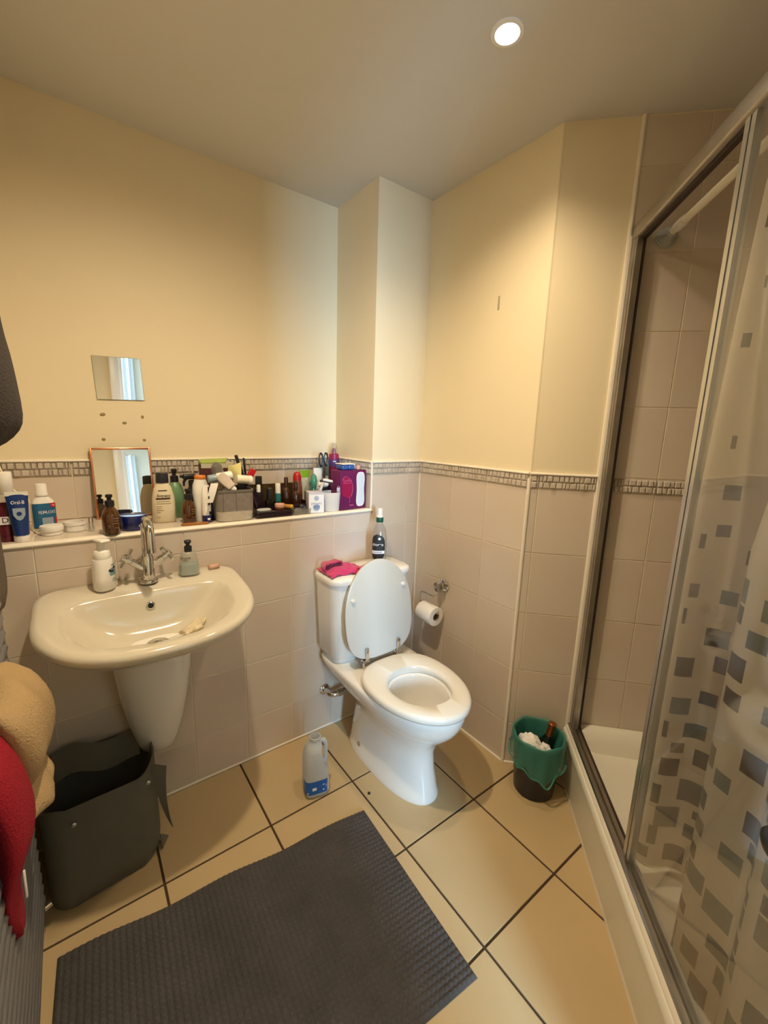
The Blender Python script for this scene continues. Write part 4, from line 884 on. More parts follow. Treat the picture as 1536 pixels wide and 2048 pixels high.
# peroxide mouthwash
M['pblue'] = mat('mid_blue_label', (0.02, 0.12, 0.26), 0.35); M['pred'] = mat('red_label', (0.50, 0.012, 0.016), 0.35)
t = sh('mouthwash_bottle', 'white capped mouthwash bottle with blue and red label', 'bottle', -1.470, 0.170, 14)
pf = [(0, 0.027, 0.017, 3), (0.004, 0.0305, 0.020, 3), (0.085, 0.0305, 0.020, 3), (0.098, 0.027, 0.019, 2.5), (0.108, 0.018, 0.016, 2), (0.113, 0.014, 0.014, 2)]
bottle_body(pf, M['white'], t); MB().lathe([(0.0165, 0.112), (0.0175, 0.114), (0.0165, 0.120), (0.0155, 0.122), (0.0145, 0.150), (0.013, 0.152)], 24).build('cap', M['white'], t)
wrap(pf, M['pblue'], t, 0.010, 0.090, -165, -15); wrap(pf, M['pred'], t, 0.076, 0.090, -70, -15, 'brand_patch', 0.0012); wrap(pf, M['pred'], t, 0.024, 0.042, -52, -15, 'print_patch', 0.0012)
text('PEROXYL', 0.014, M['white_p'], t, wrapxf(pf, 0.061, -76, 0.0016), width=0.040); text('Colgate', 0.006, M['white_p'], t, wrapxf(pf, 0.083, -52, 0.002), width=0.014)
wrap(pf, M['silverb'], t, 0.018, 0.044, -100, -62, 'print_patch', 0.0012)
# two white pots
for x, y, lid, lbx in ((-1.452, 0.092, True, 'flat white round pot with its lid on, beside the mouthwash'), (-1.392, 0.118, False, 'open white round pot beside the lidded one')):
    t = sh('cream_pot', lbx, 'pot', x, y, 0, 'white round pots on the ledge')
    if lid: MB().lathe([(0.026, 0), (0.028, 0.002), (0.028, 0.014)], 28).build('jar', M['white'], t); MB().lathe([(0.030, 0.012), (0.0305, 0.013), (0.0305, 0.026), (0.029, 0.029), (0, 0.030)], 28, True, False).build('lid', M['white'], t)
    else: MB().lathe([(0.027, 0), (0.029, 0.002), (0.029, 0.02), (0.031, 0.021), (0.031, 0.031), (0.028, 0.031), (0.027, 0.018), (0, 0.018)], 28, True, False).build('jar', M['white'], t); MB().lathe([(0.027, 0.0185), (0, 0.019)], 24, False, False).build('cream', M['card'], t)
t = sh('clear_case', 'tiny clear plastic case holding two dark pins', 'case', -1.350, 0.085, 10)
MB().rbox((0, 0, 0.014), (0.018, 0.014, 0.028), 0.003).build('case', M['softclear'], t)
for x in (-0.004, 0.005): MB().tube([(x, 0, 0.006), (x, 0, 0.044)], 0.0013, 6).build('pin', M['ink'], t)
# amber pumps
def amber(name, label, x, y, s, rz, body, trigger=False):
    t = sh(name, label, 'bottle', x, y, rz)
    pf = [(0, 0.022 * s, 0.022 * s, 2.2), (0.004, 0.0255 * s, 0.0255 * s, 2.2), (0.058 * s, 0.0255 * s, 0.0255 * s, 2.2), (0.076 * s, 0.020 * s, 0.020 * s, 2), (0.088 * s, 0.011 * s, 0.011 * s, 2), (0.092 * s, 0.011 * s, 0.011 * s, 2)]
    bottle_body(pf, body, t)
    for i, (z, w) in enumerate(((0.052, 40), (0.044, 34), (0.036, 44), (0.022, 24))): wrap(pf, M['tack'], t, z * s, z * s + 0.0016, -62 - w / 2, -62 + w / 2, 'print_mark', 0.0006, 1, 6)
    z = 0.090 * s
    MB().lathe([(0.0135, z), (0.0135, z + 0.017), (0.0115, z + 0.019), (0.0065, z + 0.020), (0.0065, z + 0.027), (0.010, z + 0.030), (0.010, z + 0.036), (0.008, z + 0.038)], 20).build('pump', M['black'], t)
    return t
amber('pump_bottle', 'amber pump bottle in front of the copper mirror', -1.298, 0.014, 1.0, 0, M['amber'])
# blue tin
M['tinb'] = mat('deep_blue_tin', (0.004, 0.012, 0.115), 0.25, 0.0, coat=0.6)
t = sh('cream_tin', 'round deep blue cream tin on the ledge behind the tap', 'tin', -1.232, 0.060, 0)
MB().lathe([(0.041, 0), (0.042, 0.002), (0.042, 0.030)], 40).build('base', M['tinb'], t); MB().lathe([(0.0435, 0.026), (0.0435, 0.044), (0.042, 0.048), (0.039, 0.049), (0.037, 0.048), (0, 0.049)], 40, True, False).build('lid', M['tinb'], t)
text('NIVEA', 0.012, M['white_p'], t, cylxf(0.042, 0.016, R(-60)), width=0.022)
# cream lotion bottle
M['lotion'] = mat('lotion_cream', (0.70, 0.62, 0.45), 0.4); M['brownp'] = mat('dark_brown_print', (0.05, 0.02, 0.018), 0.5); M['capk'] = mat('charcoal_cap', (0.02, 0.02, 0.028), 0.4)
t = sh('lotion_bottle', 'cream lotion bottle with dark screw cap right of the copper mirror', 'bottle', -1.126, 0.128, -4)
pf = [(0, 0.034, 0.022, 2.6), (0.005, 0.038, 0.026, 2.6), (0.05, 0.0385, 0.026, 2.6), (0.09, 0.037, 0.025, 2.5), (0.125, 0.029, 0.021, 2.3), (0.142, 0.020, 0.018, 2), (0.146, 0.017, 0.017, 2)]
bottle_body(pf, M['lotion'], t); MB().lathe([(0.0205, 0.145), (0.0210, 0.147), (0.0200, 0.178), (0.019, 0.180)], 28).build('cap', M['capk'], t)
text('Aveeno', 0.017, M['brownp'], t, wrapxf(pf, 0.100, -90), width=0.040); wrap(pf, M['brownp'], t, 0.086, 0.092, -128, -62, 'print_band')
wrap(pf, M['brownp'], t, 0.116, 0.1195, -118, -72, 'print_mark')
for z, w in ((0.078, 60), (0.070, 66), (0.060, 30), (0.053, 26), (0.046, 34), (0.039, 22), (0.02, 20)): wrap(pf, M['tack'], t, z, z + 0.0018, -126, -126 + w, 'print_mark', 0.0007, 1, 8)
# green pump behind
M['greenb'] = mat('soft_green_plastic', (0.14, 0.26, 0.13), 0.35)
t = sh('pump_bottle', 'green pump bottle with black top behind the lotion', 'bottle', -1.072, 0.205, 0)
pf = [(0, 0.026, 0.026, 2.4), (0.004, 0.030, 0.030, 2.4), (0.10, 0.030, 0.030, 2.4), (0.125, 0.022, 0.022, 2), (0.138, 0.012, 0.012, 2)]
bottle_body(pf, M['greenb'], t); MB().lathe([(0.0145, 0.136), (0.0145, 0.158), (0.012, 0.160), (0.007, 0.162), (0.007, 0.172), (0.0105, 0.176), (0.0105, 0.184), (0.008, 0.186)], 20).build('pump', M['black'], t)
amber('pump_bottle', 'small amber pump bottle between lotion and orange-capped bottle', -1.053, 0.080, 0.95, 0, M['amber'])
# black trigger spray
t = sh('spray_bottle', 'black trigger spray bottle behind the amber pump', 'bottle', -1.016, 0.170, 0)
pf = [(0, 0.022, 0.022, 2.2), (0.004, 0.026, 0.026, 2.2), (0.09, 0.026, 0.026, 2.2), (0.115, 0.015, 0.015, 2), (0.125, 0.012, 0.012, 2)]
bottle_body(pf, M['black'], t)
tg = MB(); tg.lathe([(0.014, 0.124), (0.014, 0.142), (0.010, 0.145)], 18); tg.rbox((-0.010, 0, 0.158), (0.050, 0.020, 0.022), 0.008, n=4, k=3); tg.tube([(-0.022, 0, 0.150), (-0.030, 0, 0.138), (-0.030, 0, 0.122)], [0.006, 0.005, 0.003], 8); tg.lathe([(0.006, 0), (0.006, 0.008)], 10, M4=T(-0.034, 0, 0.160, ry=R(-90))); tg.build('trigger_head', M['black'], t)
# white bottle, orange cap
M['orange'] = mat('orange_cap', (0.62, 0.19, 0.025), 0.35)
t = sh('lotion_bottle', 'white waisted bottle with an orange cap', 'bottle', -1.006, 0.088, 0)
pf = [(0, 0.022, 0.018, 2.3), (0.005, 0.026, 0.022, 2.3), (0.05, 0.024, 0.020, 2.3), (0.105, 0.029, 0.023, 2.3), (0.135, 0.027, 0.021, 2.2), (0.155, 0.020, 0.018, 2), (0.160, 0.019, 0.018, 2)]
bottle_body(pf, M['white'], t); MB().lathe([(0.0195, 0.158), (0.0205, 0.160), (0.0205, 0.166), (0.018, 0.170)], 24).build('cap', M['orange'], t)
wrap(pf, M['ink'], t, 0.108, 0.118, -62, -40, 'print_mark'); 
# slim white stick with blue foot
t = sh('cream_stick', 'slim white tube with a navy base in front of the orange-capped bottle', 'tube', -0.998, 0.048, 0)
MB().lathe([(0.0155, 0), (0.016, 0.002), (0.016, 0.028)], 20).build('cap', M['tinb'], t); MB().loft([ringz(0.028, 0.0155, 0.0155, 2), ringz(0.07, 0.0158, 0.013, 2), ringz(0.11, 0.014, 0.006, 2), ringz(0.138, 0.012, 0.0012, 2)]).build('tube_body', M['white'], t)
wrap([(0, 0.016, 0.016, 2), (1, 0.016, 0.016, 2)], M['navy'], t, 0.030, 0.042, -70, -20, 'print_mark'); wrap([(0, 0.0158, 0.0145, 2), (1, 0.0158, 0.0145, 2)], M['ink'], t, 0.066, 0.076, -80, -50, 'print_mark'); wrap([(0, 0.016, 0.016, 2), (1, 0.016, 0.016, 2)], M['white_p'], t, 0.011, 0.018, -95, -60, 'print_mark')
t = sh('cosmetic_tube', 'dark navy tube between the white stick and the fabric basket', 'tube', -0.960, 0.088, 0); MB().lathe([(0.017, 0), (0.018, 0.002), (0.018, 0.05), (0.014, 0.06)], 20).build('tube_body', M['navy'], t); MB().lathe([(0.0145, 0.058), (0.014, 0.085), (0.012, 0.087)], 20).build('cap', M['black'], t)
# orange comb lying on the front
M['tort'] = mat('orange_brown_plastic', (0.34, 0.13, 0.025), 0.3)
o = MB().loft([[(x, y, z) for x, y in sup(rx, ry, 2.4, 24)] for rx, ry, z in ((0.044, 0.008, 0.0), (0.046, 0.0095, 0.002), (0.046, 0.0095, 0.006), (0.043, 0.007, 0.008))]).build('hair_clip', M['tort']); o.location = (-1.045, 0.022, Z0); o.rotation_euler = (0, 0, R(-8)); tag(o, 'orange-brown hair slide lying at the front of the ledge', 'hair clip')
# ---- grey fabric basket with its contents ------------------------------------------
M['fabd'] = mat('grey_linen', (0.24, 0.21, 0.185), 0.95, var=(70, 0.2), bump=(500, 0.5, 0.002)); M['fabl'] = mat('pale_linen', (0.52, 0.47, 0.39), 0.95, var=(60, 0.12), bump=(500, 0.5, 0.002)); M['rimg'] = mat('grey_binding', (0.13, 0.115, 0.10), 0.9)
t = sh('fabric_basket', 'two-tone grey fabric basket full of toiletries on the ledge', 'basket', -0.897, 0.078, -3)
def fr(hx, hy, z, r=0.028): return [(x, y, z) for x, y in rrect(hx, hy, r, 6)]
MB().loft([fr(0.062, 0.062, 0.0), fr(0.066, 0.066, 0.003), fr(0.069, 0.068, 0.040)], True, False).build('lower_band', M['fabl'], t)
MB().loft([fr(0.0695, 0.0685, 0.0398), fr(0.0705, 0.069, 0.114), fr(0.067, 0.066, 0.114), fr(0.0655, 0.064, 0.012)], False, True).build('upper_band', M['fabd'], t)
MB().loft([fr(0.072, 0.0705, 0.110), fr(0.0725, 0.071, 0.115), fr(0.070, 0.069, 0.120), fr(0.066, 0.065, 0.118), fr(0.0655, 0.0645, 0.110)], False, False).build('rim_binding', M['rimg'], t)
for x in (0.0, -0.046): MB().box((x - 0.001, -0.0706, 0.040), (x + 0.001, -0.0688, 0.110)).build('seam', M['rimg'], t)
def lay(name, label, cat, pos, rot=(0, 0, 0)): return thing(name, label, cat, pos, rot=tuple(R(a) for a in rot))
# roll-on deodorant
t = lay('deodorant', 'roll-on deodorant with smoky domed cap poking out of the fabric basket', 'deodorant', (-0.940, 0.085, 1.150), (0, -4, 0))
MB().lathe([(0.016, 0), (0.018, 0.003), (0.019, 0.045), (0.017, 0.062)], 22).build('body', M['soapc'], t); M['smoke'] = clear('smoky_plastic', (0.45, 0.43, 0.40), (0.20, 0.19, 0.18), 0.6); MB().lathe([(0.0205, 0.055), (0.0205, 0.075), (0.018, 0.09), (0.011, 0.10), (0, 0.1035)], 22, True, False).build('cap', M['smoke'], t)
# pale blue cap lying
M['pblu'] = mat('pale_blue_plastic', (0.25, 0.33, 0.38), 0.35)
t = lay('bottle_lying', 'pale blue capped bottle lying across the fabric basket', 'bottle', (-0.985, 0.060, 1.192), (0, 82, 0)); MB().lathe([(0.013, 0), (0.015, 0.003), (0.015, 0.03)], 20).build('cap', M['pblu'], t); MB().lathe([(0.014, 0.03), (0.017, 0.034), (0.017, 0.085), (0.014, 0.088)], 20).build('body', M['white'], t)
M['palet'] = mat('pale_pink_tube', (0.62, 0.54, 0.46), 0.45, var=(60, 0.12))
# crushed white tube
t = lay('squeezed_tube', 'crumpled pale tube hanging over the front of the fabric basket', 'tube', (-0.952, 0.028, 1.212), (0, 140, 0))
MB().loft([[(x, y + 0.004 * sin(q * 1.7), z) for x, y in sup(rx, ry, 4.0, 20)] for q, (rx, ry, z) in enumerate(((0.017, 0.003, 0.0), (0.019, 0.008, 0.02), (0.018, 0.011, 0.045), (0.016, 0.012, 0.06), (0.012, 0.011, 0.066)))]).build('tube_body', M['palet'], t); MB().lathe([(0.012, 0.064), (0.0125, 0.066), (0.0115, 0.080)], 18).build('cap', M['white'], t)
# leaflet
o = MB().sheet(lambda u, v: (-0.012 + 0.026 * u + 0.022 * v, -0.003 * sin(v * 3), -0.070 + 0.070 * v), 6, 8, 0.0008).build('paper_leaflet', M['paper'], None, 80); o.location = (-1.000, 0.004, 1.184); tag(o, 'folded paper leaflet hanging from the left of the fabric basket', 'leaflet')
o2 = MB().box((-0.002, -0.003, -0.055), (0.003, -0.0022, -0.012)).build('print_mark', M['ink'], o)
# yellow packet
M['ylw'] = mat('yellow_wrapper', (0.75, 0.68, 0.30), 0.35)
o = MB().sheet(lambda u, v: (-0.022 + 0.05 * u + 0.004 * v, 0.006 * sin(u * 5 + v * 3), 0.0 + 0.055 * v + 0.012 * u), 10, 8, 0.003).build('wrapper', M['ylw'], None, 60); o.location = (-0.882, 0.092, 1.182); tag(o, 'pale yellow foil wrapper sticking up in the fabric basket', 'wrapper')
# amber dropper with grey top
t = lay('dropper_bottle', 'small amber dropper with grey top in the fabric basket', 'bottle', (-0.893, 0.062, 1.140), (0, -14, 0)); MB().lathe([(0.010, 0), (0.011, 0.002), (0.010, 0.040), (0.007, 0.046)], 16).build('body', M['tort'], t); MB().lathe([(0.0075, 0.045), (0.009, 0.052), (0.0085, 0.070), (0.004, 0.078)], 16).build('top', M['greyp'], t)
# white jar lying
t = lay('roll_lying', 'short white cylinder lying on top of the fabric basket', 'jar', (-0.886, 0.045, 1.192), (0, 98, 0)); MB().lathe([(0.0155, 0), (0.0165, 0.002), (0.0165, 0.046), (0.0155, 0.048)], 24).build('jar', M['cream'], t); MB().lathe([(0.0172, 0.0455), (0.0172, 0.056), (0.0155, 0.058), (0.0135, 0.0565), (0, 0.056)], 24, True, False).build('lid', M['white'], t)
# red tube
M['redp'] = mat('red_plastic', (0.42, 0.010, 0.012), 0.35)
o = MB().rbox((0, 0, 0.030), (0.024, 0.016, 0.060), 0.003).build('red_carton', M['redp']); o.location = (-0.832, 0.092, 1.168); o.rotation_euler = (0, R(28), 0); tag(o, 'bright red carton leaning out at the right of the fabric basket', 'carton')
for x, y, z, L_, r, a, lbx in ((-0.838, 0.118, 1.19, 0.09, 0.0075, -16, 'thick black mascara tube leaning at the back of the fabric basket'), (-0.822, 0.125, 1.17, 0.095, 0.0045, -5, 'thin black pencil upright at the back of the fabric basket')):
    t = lay('makeup_pencil', lbx, 'makeup', (x, y, z), (0, a, 0)); MB().lathe([(r * .95, 0), (r, 0.001), (r, L_ * .55)], 14).build('barrel', M['black'], t); MB().lathe([(r * .92, L_ * .55), (r * .92, L_ - 0.003), (r * .6, L_)], 14).build('cap', M['black'], t)
o = MB().rbox((0, 0, 0.035), (0.040, 0.020, 0.070), 0.004).build('black_case', M['black']); o.location = (-0.846, 0.105, 1.128); o.rotation_euler = (0, R(6), 0); tag(o, 'black plastic case tucked in the fabric basket', 'case')
# burgundy and green box behind
M['maroon'] = mat('maroon_card', (0.060, 0.010, 0.014), 0.5); M['lime'] = mat('lime_card', (0.30, 0.40, 0.085), 0.5); M['palec'] = mat('pale_card', (0.50, 0.48, 0.36), 0.6)
t = sh('product_box', 'maroon product box with lime green top behind the fabric basket', 'box', -0.910, 0.232, -4)
MB().rbox((0, 0, 0.10), (0.122, 0.06, 0.20), 0.002).build('carton', M['maroon'], t); MB().box((-0.0605, -0.0308, 0.185), (0.0605, 0.0305, 0.204)).build('band', M['palec'], t)
MB().add([(-0.061, -0.031, 0.2041), (0.03, -0.033, 0.206), (0.055, 0.031, 0.218), (-0.061, 0.031, 0.214), (-0.061, -0.031, 0.207), (0.03, -0.033, 0.209), (0.055, 0.031, 0.221), (-0.061, 0.031, 0.217)], [(0, 3, 2, 1), (4, 5, 6, 7), (0, 1, 5, 4), (1, 2, 6, 5), (2, 3, 7, 6), (3, 0, 4, 7)]).build('lid_flap', M['lime'], t)
MB().box((-0.008, -0.0312, 0.11), (0.022, -0.0305, 0.205)).build('print_band', M['palec'], t)

# ---- black cosmetics organiser -------------------------------------------------------
M['smokeb'] = clear('smoky_brown_acrylic', (0.42, 0.30, 0.16), (0.07, 0.045, 0.02), 0.55)
M['orgk'] = mat('aubergine_acrylic', (0.016, 0.008, 0.014), 0.15, coat=0.5)
t = sh('cosmetics_organiser', 'glossy black stepped cosmetics organiser full of little bottles', 'organiser', -0.622, 0.165, 0)
MB().box((-0.180, -0.095, 0.0), (0.180, 0.085, 0.004)).build('base', M['orgk'], t)
side = [(-0.095, 0.0), (0.085, 0.0), (0.085, 0.118), (-0.02, 0.118), (-0.095, 0.035)]
for x in (-0.180, 0.176): MB().loft([[(x, y, z) for y, z in side], [(x + 0.004, y, z) for y, z in side]]).build('side_panel', M['orgk'], t)
MB().box((-0.176, -0.095, 0.004), (0.176, -0.091, 0.034)).build('front_panel', M['orgk'], t); MB().box((-0.176, 0.081, 0.004), (0.176, 0.085, 0.105)).build('back_panel', M['smokeb'], t)
MB().loft([[(-0.176, -0.060, 0.004), (-0.132, -0.060, 0.004), (-0.132, -0.060, 0.050), (-0.168, -0.060, 0.096), (-0.176, -0.060, 0.100)], [(-0.176, -0.030, 0.004), (-0.132, -0.030, 0.004), (-0.132, -0.030, 0.052), (-0.168, -0.030, 0.098), (-0.176, -0.030, 0.102)]]).build('compartment', M['orgk'], t)
MB().loft([[(0.176, -0.060, 0.004), (0.120, -0.060, 0.004), (0.120, -0.060, 0.040), (0.160, -0.060, 0.096), (0.176, -0.060, 0.112)], [(0.176, -0.030, 0.004), (0.120, -0.030, 0.004), (0.120, -0.030, 0.042), (0.160, -0.030, 0.098), (0.176, -0.030, 0.114)]]).build('compartment', M['orgk'], t)
for x in (-0.06, 0.06): MB().box((x - 0.0015, -0.091, 0.004), (x + 0.0015, 0.081, 0.04)).build('divider', M['orgk'], t)
M['brownb'] = clear('brown_glass', (0.25, 0.09, 0.03), (0.06, 0.018, 0.008), 0.7, 0.06); M['darkliq'] = mat('dark_liquid', (0.012, 0.010, 0.006), 0.15); M['tealp'] = mat('teal_plastic', (0.03, 0.20, 0.22), 0.35); M['limep'] = mat('lime_plastic', (0.20, 0.36, 0.02), 0.35); M['aqua'] = clear('aqua_glass', (0.35, 0.75, 0.58), (0.12, 0.42, 0.28), 0.55, 0.06); M['terr'] = mat('terracotta_plastic', (0.20, 0.065, 0.03), 0.35)
def org(name, label, cat, x, y, rz=0): return sh(name, label, cat, x, y, rz, None, 0.0046)
t = org('perfume_bottle', 'black bottle with square black cap at the left of the organiser', 'bottle', -0.748, 0.19); MB().rbox((0, 0, 0.045), (0.03, 0.022, 0.09), 0.004).build('body', M['black'], t); MB().rbox((0, 0, 0.118), (0.024, 0.022, 0.05), 0.003).build('cap', M['black'], t)
t = org('cream_tube', 'small white-ended tube leaning at the left of the organiser', 'tube', -0.776, 0.115); MB().lathe([(0.008, 0), (0.009, 0.08), (0.008, 0.088)], 14).build('tube_body', M['black'], t); MB().lathe([(0.0085, 0.086), (0.008, 0.112), (0.006, 0.116)], 14).build('cap', M['white'], t)
t = org('nail_varnish', 'squat black varnish bottle in the organiser', 'bottle', -0.722, 0.135); MB().rbox((0, 0, 0.024), (0.034, 0.026, 0.048), 0.005).build('body', M['darkliq'], t); MB().lathe([(0.012, 0.048), (0.0115, 0.095), (0.010, 0.097)], 18).build('cap', M['black'], t)
t = org('gel_tube', 'small teal tube with white top in the organiser', 'tube', -0.676, 0.155); MB().lathe([(0.011, 0.0), (0.012, 0.002), (0.012, 0.07)], 18).build('tube_body', M['tealp'], t); MB().lathe([(0.0115, 0.07), (0.011, 0.11), (0.010, 0.112)], 18).build('cap', M['white'], t)
for x, y, h, lbx in ((-0.634, 0.165, 0.136, 'taller brown glass perfume bottle in the organiser'), (-0.602, 0.135, 0.118, 'shorter brown glass perfume bottle in front of the red cap')):
    t = org('perfume_bottle', lbx, 'bottle', x, y); MB().lathe([(0.017, 0), (0.019, 0.003), (0.019, h * .5), (0.014, h * .62), (0.007, h * .68), (0.007, h * .74)], 22).build('body', M['brownb'], t); MB().lathe([(0.0085, h * .72), (0.009, h * .74), (0.009, h * .97), (0.0075, h)], 18).build('cap', M['brownb'], t); MB().lathe([(0.0155, 0.003), (0.0155, h * .35)], 18).build('liquid', M['darkliq'], t)
t = org('spray_bottle', 'brown bottle with rounded red cap in the organiser', 'bottle', -0.572, 0.185); MB().lathe([(0.019, 0), (0.021, 0.003), (0.021, 0.085), (0.0185, 0.118)], 22).build('body', M['terr'], t); MB().lathe([(0.0185, 0.118), (0.0185, 0.136), (0.015, 0.149), (0.008, 0.155), (0, 0.156)], 22, True, False).build('cap', M['redp'], t)
t = org('cream_tube', 'lime green tube at the back of the organiser', 'tube', -0.522, 0.212); MB().loft([ringz(0.0, 0.018, 0.015, 2.2), ringz(0.11, 0.020, 0.010, 2.2), ringz(0.130, 0.021, 0.006, 2.4)]).build('tube_body', M['palec'], t); MB().loft([ringz(0.126, 0.0215, 0.007, 2.6), ringz(0.160, 0.026, 0.003, 3)]).build('crimp', M['limep'], t)
t = org('perfume_bottle', 'dark perfume bottle with clear shoulders in the organiser', 'bottle', -0.540, 0.138); MB().lathe([(0.017, 0), (0.019, 0.003), (0.019, 0.075), (0.012, 0.095), (0.008, 0.100), (0.008, 0.12), (0.006, 0.123)], 22).build('body', M['clearp'], t); MB().lathe([(0.0165, 0.003), (0.0172, 0.072)], 20).build('liquid', M['darkliq'], t)
MB().box((-0.014, -0.0196, 0.02), (-0.008, -0.0188, 0.065)).build('label', M['white_p'], t)
t = org('perfume_bottle', 'aqua glass stoppered bottle at the right of the organiser', 'bottle', -0.500, 0.165); MB().lathe([(0.014, 0), (0.017, 0.004), (0.016, 0.05), (0.009, 0.07), (0.008, 0.082)], 20).build('body', M['aqua'], t); MB().lathe([(0.009, 0.080), (0.014, 0.094), (0.0165, 0.115), (0.013, 0.136), (0.006, 0.146), (0, 0.147)], 20, True, False).build('stopper', M['aqua'], t)
t = org('cream_tube', 'tall white tube standing behind the aqua bottle', 'tube', -0.452, 0.215, 0); MB().lathe([(0.016, 0), (0.017, 0.002), (0.017, 0.025)], 20).build('cap', M['white'], t); MB().loft([ringz(0.025, 0.0175, 0.0165, 2), ringz(0.09, 0.020, 0.012, 2.2), ringz(0.168, 0.024, 0.002, 2.6)]).build('tube_body', M['white'], t)
# front row -----------------------------------------------------------
t = sh('makeup_palette', 'flat glossy black makeup palette at the front of the ledge', 'palette', -0.748, 0.034, 0); MB().rbox((0, 0, 0.008), (0.148, 0.052, 0.016), 0.004).build('base', M['orgk'], t); MB().rbox((0, 0, 0.0215), (0.146, 0.050, 0.010), 0.003).build('lid', M['orgk'], t)
t = thing('compact', 'grey glass-topped compact lying on the black palette', 'compact', (-0.785, 0.036, Z0 + 0.0268)); MB().loft([[(x, y, z) for x, y in sup(rx, ry, 2.4, 26)] for rx, ry, z in ((0.028, 0.017, 0), (0.029, 0.018, 0.002), (0.028, 0.017, 0.006), (0.024, 0.014, 0.008))]).build('case', M['greyp'], t)
t = thing('compact', 'round pink powder compact on the black palette', 'compact', (-0.717, 0.040, Z0 + 0.0268)); M['powder'] = mat('powder_pink', (0.58, 0.32, 0.24), 0.5); MB().lathe([(0.018, 0), (0.0195, 0.002), (0.0195, 0.010)], 26).build('base', M['terr'], t); MB().lathe([(0.020, 0.010), (0.020, 0.021), (0.018, 0.023), (0, 0.023)], 26, True, False).build('lid', M['powder'], t)
t = thing('lip_balm', 'gold lip balm tube lying beside the pink compact', 'lip balm', (-0.700, 0.050, Z0 + 0.0268 + 0.0095), rot=(R(90), 0, R(42))); M['gold'] = mat('gold_plastic', (0.55, 0.30, 0.05), 0.3, 0.4); MB().lathe([(0.0085, 0), (0.009, 0.002), (0.009, 0.030)], 16).build('barrel', M['gold'], t); MB().lathe([(0.0094, 0.030), (0.0094, 0.043), (0.0085, 0.045)], 16).build('cap', M['gold'], t)
t = sh('clear_tray', 'shallow clear plastic tray right of the black palette', 'tray', -0.628, 0.040, 0)
MB().loft([fr(0.036, 0.028, 0.0, 0.008), fr(0.038, 0.030, 0.002, 0.009), fr(0.040, 0.032, 0.024, 0.010), fr(0.0385, 0.0305, 0.024, 0.009), fr(0.0365, 0.0285, 0.003, 0.008)], True, True).build('tray', M['clearp'], t)
crumple('hair_tie', (-0.636, 0.045, Z0 + 0.014), 0.010, M['clearp'], 'small clear spiral hair tie in the clear tray', 'hair tie', 21, (1.6, 1, 0.7))
t = sh('glass_jar', 'tiny clear glass jar with pink powder behind the clear tray', 'jar', -0.605, 0.082, 0); MB().lathe([(0.012, 0), (0.014, 0.002), (0.014, 0.016), (0.010, 0.02)], 20).build('jar', M['clearp'], t); MB().lathe([(0.0115, 0.002), (0.0115, 0.010)], 18).build('powder', M['powder'], t); MB().lathe([(0.0105, 0.020), (0.0145, 0.022), (0.0145, 0.030), (0.012, 0.032)], 20).build('lid', M['clearp'], t)
# right end --------------------------------------------------------------
M['lilac'] = mat('lilac_card', (0.50, 0.49, 0.60), 0.5); M['inkb'] = mat('blue_ink', (0.10, 0.17, 0.42), 0.5); M['pbl'] = mat('pale_blue_ink', (0.40, 0.48, 0.66), 0.5)
t = sh('soap_carton', 'white and lilac baby soap carton at the front of the ledge', 'carton', -0.556, 0.044, -14)
MB().rbox((0, 0, 0.0445), (0.066, 0.060, 0.089), 0.0012).build('carton', M['lilac'], t); MB().box((-0.032, -0.0306, 0.002), (0.032, -0.0301, 0.080)).build('face_panel', M['white_p'], t)
text("Johnson's", 0.0135, M['inkb'], t, flatxf(0, -0.0310, 0.042), width=0.046)
for a, b, r, k in ((0.0, 0.064, 0.0105, 'pbl'), (0.0, 0.024, 0.015, 'pbl')): MB().add([(a + r * cos(q), -0.0309, b + r * sin(q)) for q in [2 * pi * i / 20 for i in range(20)]], [tuple(range(20))]).build('print_mark', M[k], t)
for z, w in ((0.030, 0.028), (0.024, 0.026), (0.018, 0.016)): MB().box((-w / 2, -0.0314, z), (w / 2, -0.0311, z + 0.003)).build('print_mark', M['inkb'], t)
t = sh('white_cup', 'plain white tapered cup next to the purple box', 'cup', -0.476, 0.050, 0); MB().lathe([(0.037, 0), (0.039, 0.003), (0.0445, 0.081), (0.045, 0.083), (0.043, 0.083), (0.037, 0.006), (0, 0.006)], 40, True, False).build('cup', M['white'], t)
M['purple'] = mat('purple_card', (0.125, 0.006, 0.075), 0.4); M['magenta'] = mat('magenta_print', (0.30, 0.003, 0.065), 0.4); M['pinkl'] = mat('pink_line', (0.55, 0.10, 0.25), 0.4); M['padw'] = mat('pale_blue_white', (0.66, 0.73, 0.82), 0.5)
t = sh('panty_liner_box', 'purple carton with a white hourglass pad shape, against the pillar', 'carton', -0.377, 0.062, 7)
MB().rbox((0, 0, 0.088), (0.146, 0.076, 0.176), 0.002).build('carton', M['purple'], t)
def flat_poly(par, pts, y, name, m): return MB().add([(x, y, z) for x, z in pts], [tuple(range(len(pts)))]).build(name, m, par, 60)
def pad(k, dx=0.0):
    L_ = []
    for i in range(40):
        a = 2 * pi * i / 40; z = 0.0785 * math.copysign(abs(sin(a)) ** 0.65, sin(a)); w = 0.0285 - 0.007 * cos(z / 0.0785 * pi / 2) ** 2
        L_.append((0.040 + w * k * math.copysign(abs(cos(a)) ** 0.55, cos(a)), 0.089 + z * (1 - (1 - k) * .4)))
    return L_
flat_poly(t, pad(1.0), -0.0388, 'pad_outline', M['white_p']); flat_poly(t, pad(0.88), -0.0392, 'pad_print', M['padw'])
arc = [(-0.066, 0.07), (-0.066, 0.135), (-0.055, 0.149), (-0.040, 0.150), (-0.020, 0.138), (-0.008, 0.115), (-0.005, 0.09), (-0.012, 0.06), (-0.03, 0.05)]
